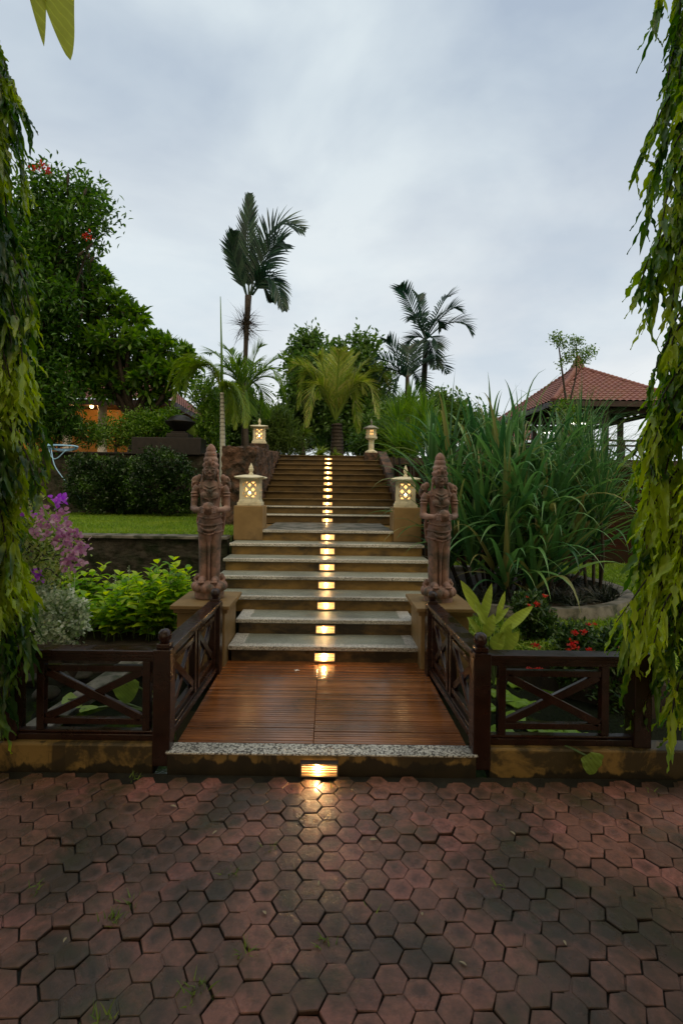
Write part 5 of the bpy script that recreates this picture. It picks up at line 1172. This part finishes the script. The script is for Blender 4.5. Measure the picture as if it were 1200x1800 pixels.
for k in range(1,9):
    f = k/9; 
    for i in range(4):
        a = np.array(cs[i]) + (np.array(ap)-cs[i])*f; b_ = np.array(cs[(i+1)%4]) + (np.array(ap)-cs[(i+1)%4])*f; m.bar(a-[0,0,.06], b_-[0,0,.06], .05, .03)
m.build('rafters', MT['darkwood'], r)
m = M(); m.box(((x0+x1)/2,(y0+y1)/2,2.42),(x1-x0-.9,y1-y0-1.0,.44)); m.build('platform', MT['laterite'], r)
px_ = [x0+.75, 10.75, x1-.6]
for X in px_:
    for Yq in (y0+.8, (y0+y1)/2, y1-.8):
        m = M(); m.box((X,Yq,3.75),(.19,.19,2.25)); m.box((X,Yq,4.78),(.3,.3,.12)); m.build('pillar', MT['darkwood'], r, bevel=.01)
m = M()
for Yq in (y0+.8, (y0+y1)/2, y1-.8): m.box(((x0+x1)/2,Yq,4.72),(x1-x0-1.2,.14,.2))
m.build('beam', MT['darkwood'], r)
for a, b_ in (((px_[0],y0+.8),(px_[1],y0+.8)),((px_[1],y0+.8),(px_[2],y0+.8)),((px_[0],y0+.8),(px_[0],y1-.8)),((px_[0],y1-.8),(px_[2],y1-.8))):
    m = M(); A3 = lambda z: ((a[0],a[1],z),(b_[0],b_[1],z))
    for z in (3.56,3.36,2.78): m.bar(*A3(z), .06, .07)
    n = 3
    for k in range(n):
        p = np.array(a)+(np.array(b_)-a)*k/n; q = np.array(a)+(np.array(b_)-a)*(k+1)/n; m.bar((*p,2.8),(*q,3.34),.04,.05); m.bar((*p,3.34),(*q,2.8),.04,.05); m.bar((*q,2.7),(*q,3.56),.07,.07,up=(1,0,0))
    m.build('balustrade', MT['darkwood'], r)
for px, py, Yq, lb in ((1016,744,20.6,'bright fluorescent tube lamp hanging under the pavilion roof, the right one'),(966,760,24.0,'smaller-looking fluorescent tube lamp deep inside the pavilion, the left one')):
    c = P(px,py,Yq); t_ = thing('tube_lamp', lb, 'lamp', tuple(c)); m = M(); m.box(c+[0,0,.04],(.62,.12,.05)); m.build('fitting', MT['paras'], t_); m = M(); m.tube([c-[.28,0,.01],c+[.28,0,-.01]], .028, 8); m.build('tube', MT['tube'], t_)
    m = M(); m.tube([c+[0,0,.06], c+[0,0,.9]], .01, 5); m.build('hanging_rod', MT['darkwood'], t_)
r = thing('low_house', 'lower red-roofed building partly hidden behind the strap leaves left of the pavilion', 'building', (8.2,32,2.3))
m = M(); a = P(828,762,30); tiled_plane(m, (a[0]-.4,30,4.6),(a[0]+4.5,30,4.6),(a[0]+4.5,34,6.6),(a[0]+2.2,34,6.6), 20, 12); tiled_plane(m, (a[0]-.4,38,4.6),(a[0]-.4,30,4.6),(a[0]+2.2,34,6.6),(a[0]+2.2,34.1,6.6), 30, 12); m.build('roof', MT['tile'], r)
m = M(); m.box((a[0]+2.3,33.5,3.45),(4.2,6,2.3)); m.build('wall', MT['laterite'], r)

# ================================================================== HOUSE AT THE LEFT
MT['orange'] = stone('orange_plaster', [(.3,(.34,.17,.04)),(.7,(.42,.23,.06))], 3, .8, .2, .005, 30)
MT['cream'] = stone('cream_plaster', [(.3,(.45,.42,.36)),(.7,(.6,.57,.5))], 5, .8, .2, .005, 30)
r = thing('garden_house', 'orange-walled house with a pink tiled roof and lit porch behind the frangipani', 'house', (-9.5,19,2.3))
m = M(); m.box((-10.2,20.6,3.4),(9.0,5,2.3)); m.build('wall', MT['orange'], r)
m = M(); m.box((-10.2,17.4,2.42),(9.2,1.6,.25)); m.build('porch_floor', MT['conc'], r)
for px in (20,120,181,246): c = P(px,740,16.8); m = M(); m.lathe([(.22,2.5),(.22,2.62),(.15,2.7),(.14,4.2),(.2,4.3),(.24,4.42)], (c[0],16.8,0), 16); m.build('column', MT['cream'], r, smooth=True)
m = M(); tiled_plane(m, (-16,16.2,4.35),(-5.2,16.2,4.35),(-7.9,20.2,6.6),(-13,20.2,6.6), 44, 18); tiled_plane(m, (-5.2,16.2,4.35),(-5.2,24.2,4.35),(-7.9,20.2,6.6),(-7.9,20.1,6.6), 32, 18); m.build('roof', MT['tile'], r)
m = M(); m.box((-10.6,16.25,4.29),(10.8,.1,.18)); m.box((-5.2,20.2,4.29),(.1,7.9,.18)); m.box((-10.6,18.2,4.36),(10.5,3.8,.05)); m.build('eave', MT['darkwood'], r)
for px, py in ((162,714),(248,745),(14,735)):
    c = P(px,py,17.2); l_ = thing('porch_lamp', {162:'bright warm globe lamp under the eave of the orange house',248:'small dim globe lamp at the right corner of the orange house',14:'warm globe lamp at the far left of the orange house porch'}[px], 'lamp', tuple(c))
    m = M(); m.ell(c, (.06,.06,.07), 12, 8); m.build('globe', emit('warm_globe', (1,.55,.2), 14), l_, smooth=True); m = M(); m.tube([c+[0,0,.05],c+[0,0,.25]], .012, 6); m.build('bracket', MT['darkwood'], l_)
    if px != 248:
        ld = bpy.data.lights.new('lamp_light','POINT'); ld.energy = 22; ld.color = (1,.55,.2); ld.shadow_soft_size = .08; lo = bpy.data.objects.new('lamp_light', ld); sc.collection.objects.link(lo); lo.parent = l_; lo.location = (0,-.15,-.1)

# ================================================================== BOWL, BLACK TABLE WALL, HOSE
c = P(315,768,11.4)
m = M(); a, b_ = P(237,776,11.42), P(357,776,11.42); m.box(((a[0]+b_[0])/2,11.5,2.45),(b_[0]-a[0],.5,.40)); tag(m.build('stone_plinth', MT['black_stone'], bevel=.015), 'long low black stone plinth on the terrace edge carrying the bowl', 'plinth')
r = thing('stone_bowl', 'wide black stone bowl with a domed wet rim on the long black plinth', 'bowl', (c[0],11.5,2.65))
m = M(); m.box((c[0],11.5,2.70),(.50,.46,.10)); m.box((c[0],11.5,2.775),(.34,.34,.05)); m.build('foot', MT['black_stone'], r, bevel=.01)
m = M(); m.lathe([(.001,2.79),(.11,2.80),(.17,2.85),(.27,2.94),(.345,3.01),(.352,3.03),(.335,3.045),(.29,3.05),(.26,3.10),(.20,3.15),(.11,3.185),(.001,3.20)], (c[0],11.5,0), 40); m.build('basin', MT['black_stone'], r, smooth=True)
m = M(); hc = P(112,785,11.2)
for k in range(9):
    rx_, rz_ = random.uniform(.30,.37), random.uniform(.05,.10); ph_ = random.uniform(-.12,.12)
    m.tube([hc + [rx_*math.cos(a_)+random.uniform(-.005,.005), -.05*math.sin(a_)-.01*k, rz_*math.sin(a_)*(1.0 if math.sin(a_)<0 else .35) + ph_*.5*math.cos(a_)*.3] for a_ in np.linspace(0,2*PI,30)], .011, 6, caps=False)
m.tube(bez([P(86,780,11.2),P(90,800,11.1),P(100,806,11.1),P(118,790,11.1)],16), .012, 7)
m.tube(bez([P(90,782,11.2),P(96,815,10.9),P(108,835,10.8),P(125,856,10.7),P(143,878,10.6)],20), .010, 7)
tag(m.build('garden_hose', MT['hose'], smooth=True), 'coiled pale blue garden hose hung over the tall back wall', 'hose')

# ================================================================== LEAF HANGING NEAR THE LENS
r = thing('overhanging_twig', 'yellow-green leaf of an overhead twig hanging at the top left corner', 'twig', tuple(P(80,-60,1.2)))
m = M(); broad_leaf(m, P(92,-70,1.2), P(123,102,1.2), .102, n=18, up=(.1,-1,-.1), bend=.05, cup=.10, wavy=.008, prof=lambda t: max(.01, (1-t)**.62*min(1,t*3+.5))); m.build('leaf', G['sunleaf'], r, smooth=True)
m = M(); broad_leaf(m, P(60,-70,1.19), P(77,78,1.19), .062, n=14, up=(.2,-1,0), bend=.05, cup=.10, wavy=.008, prof=lambda t: max(.01, (1-t)**.8*min(1,t*3+.5))); m.build('leaf', G['sunleaf'], r, smooth=True)
m = M(); m.tube([P(80,-60,1.2), P(60,-200,1.25), P(-200,-400,1.6)], [.003,.006], 6); m.build('stem', G['bark'], r)
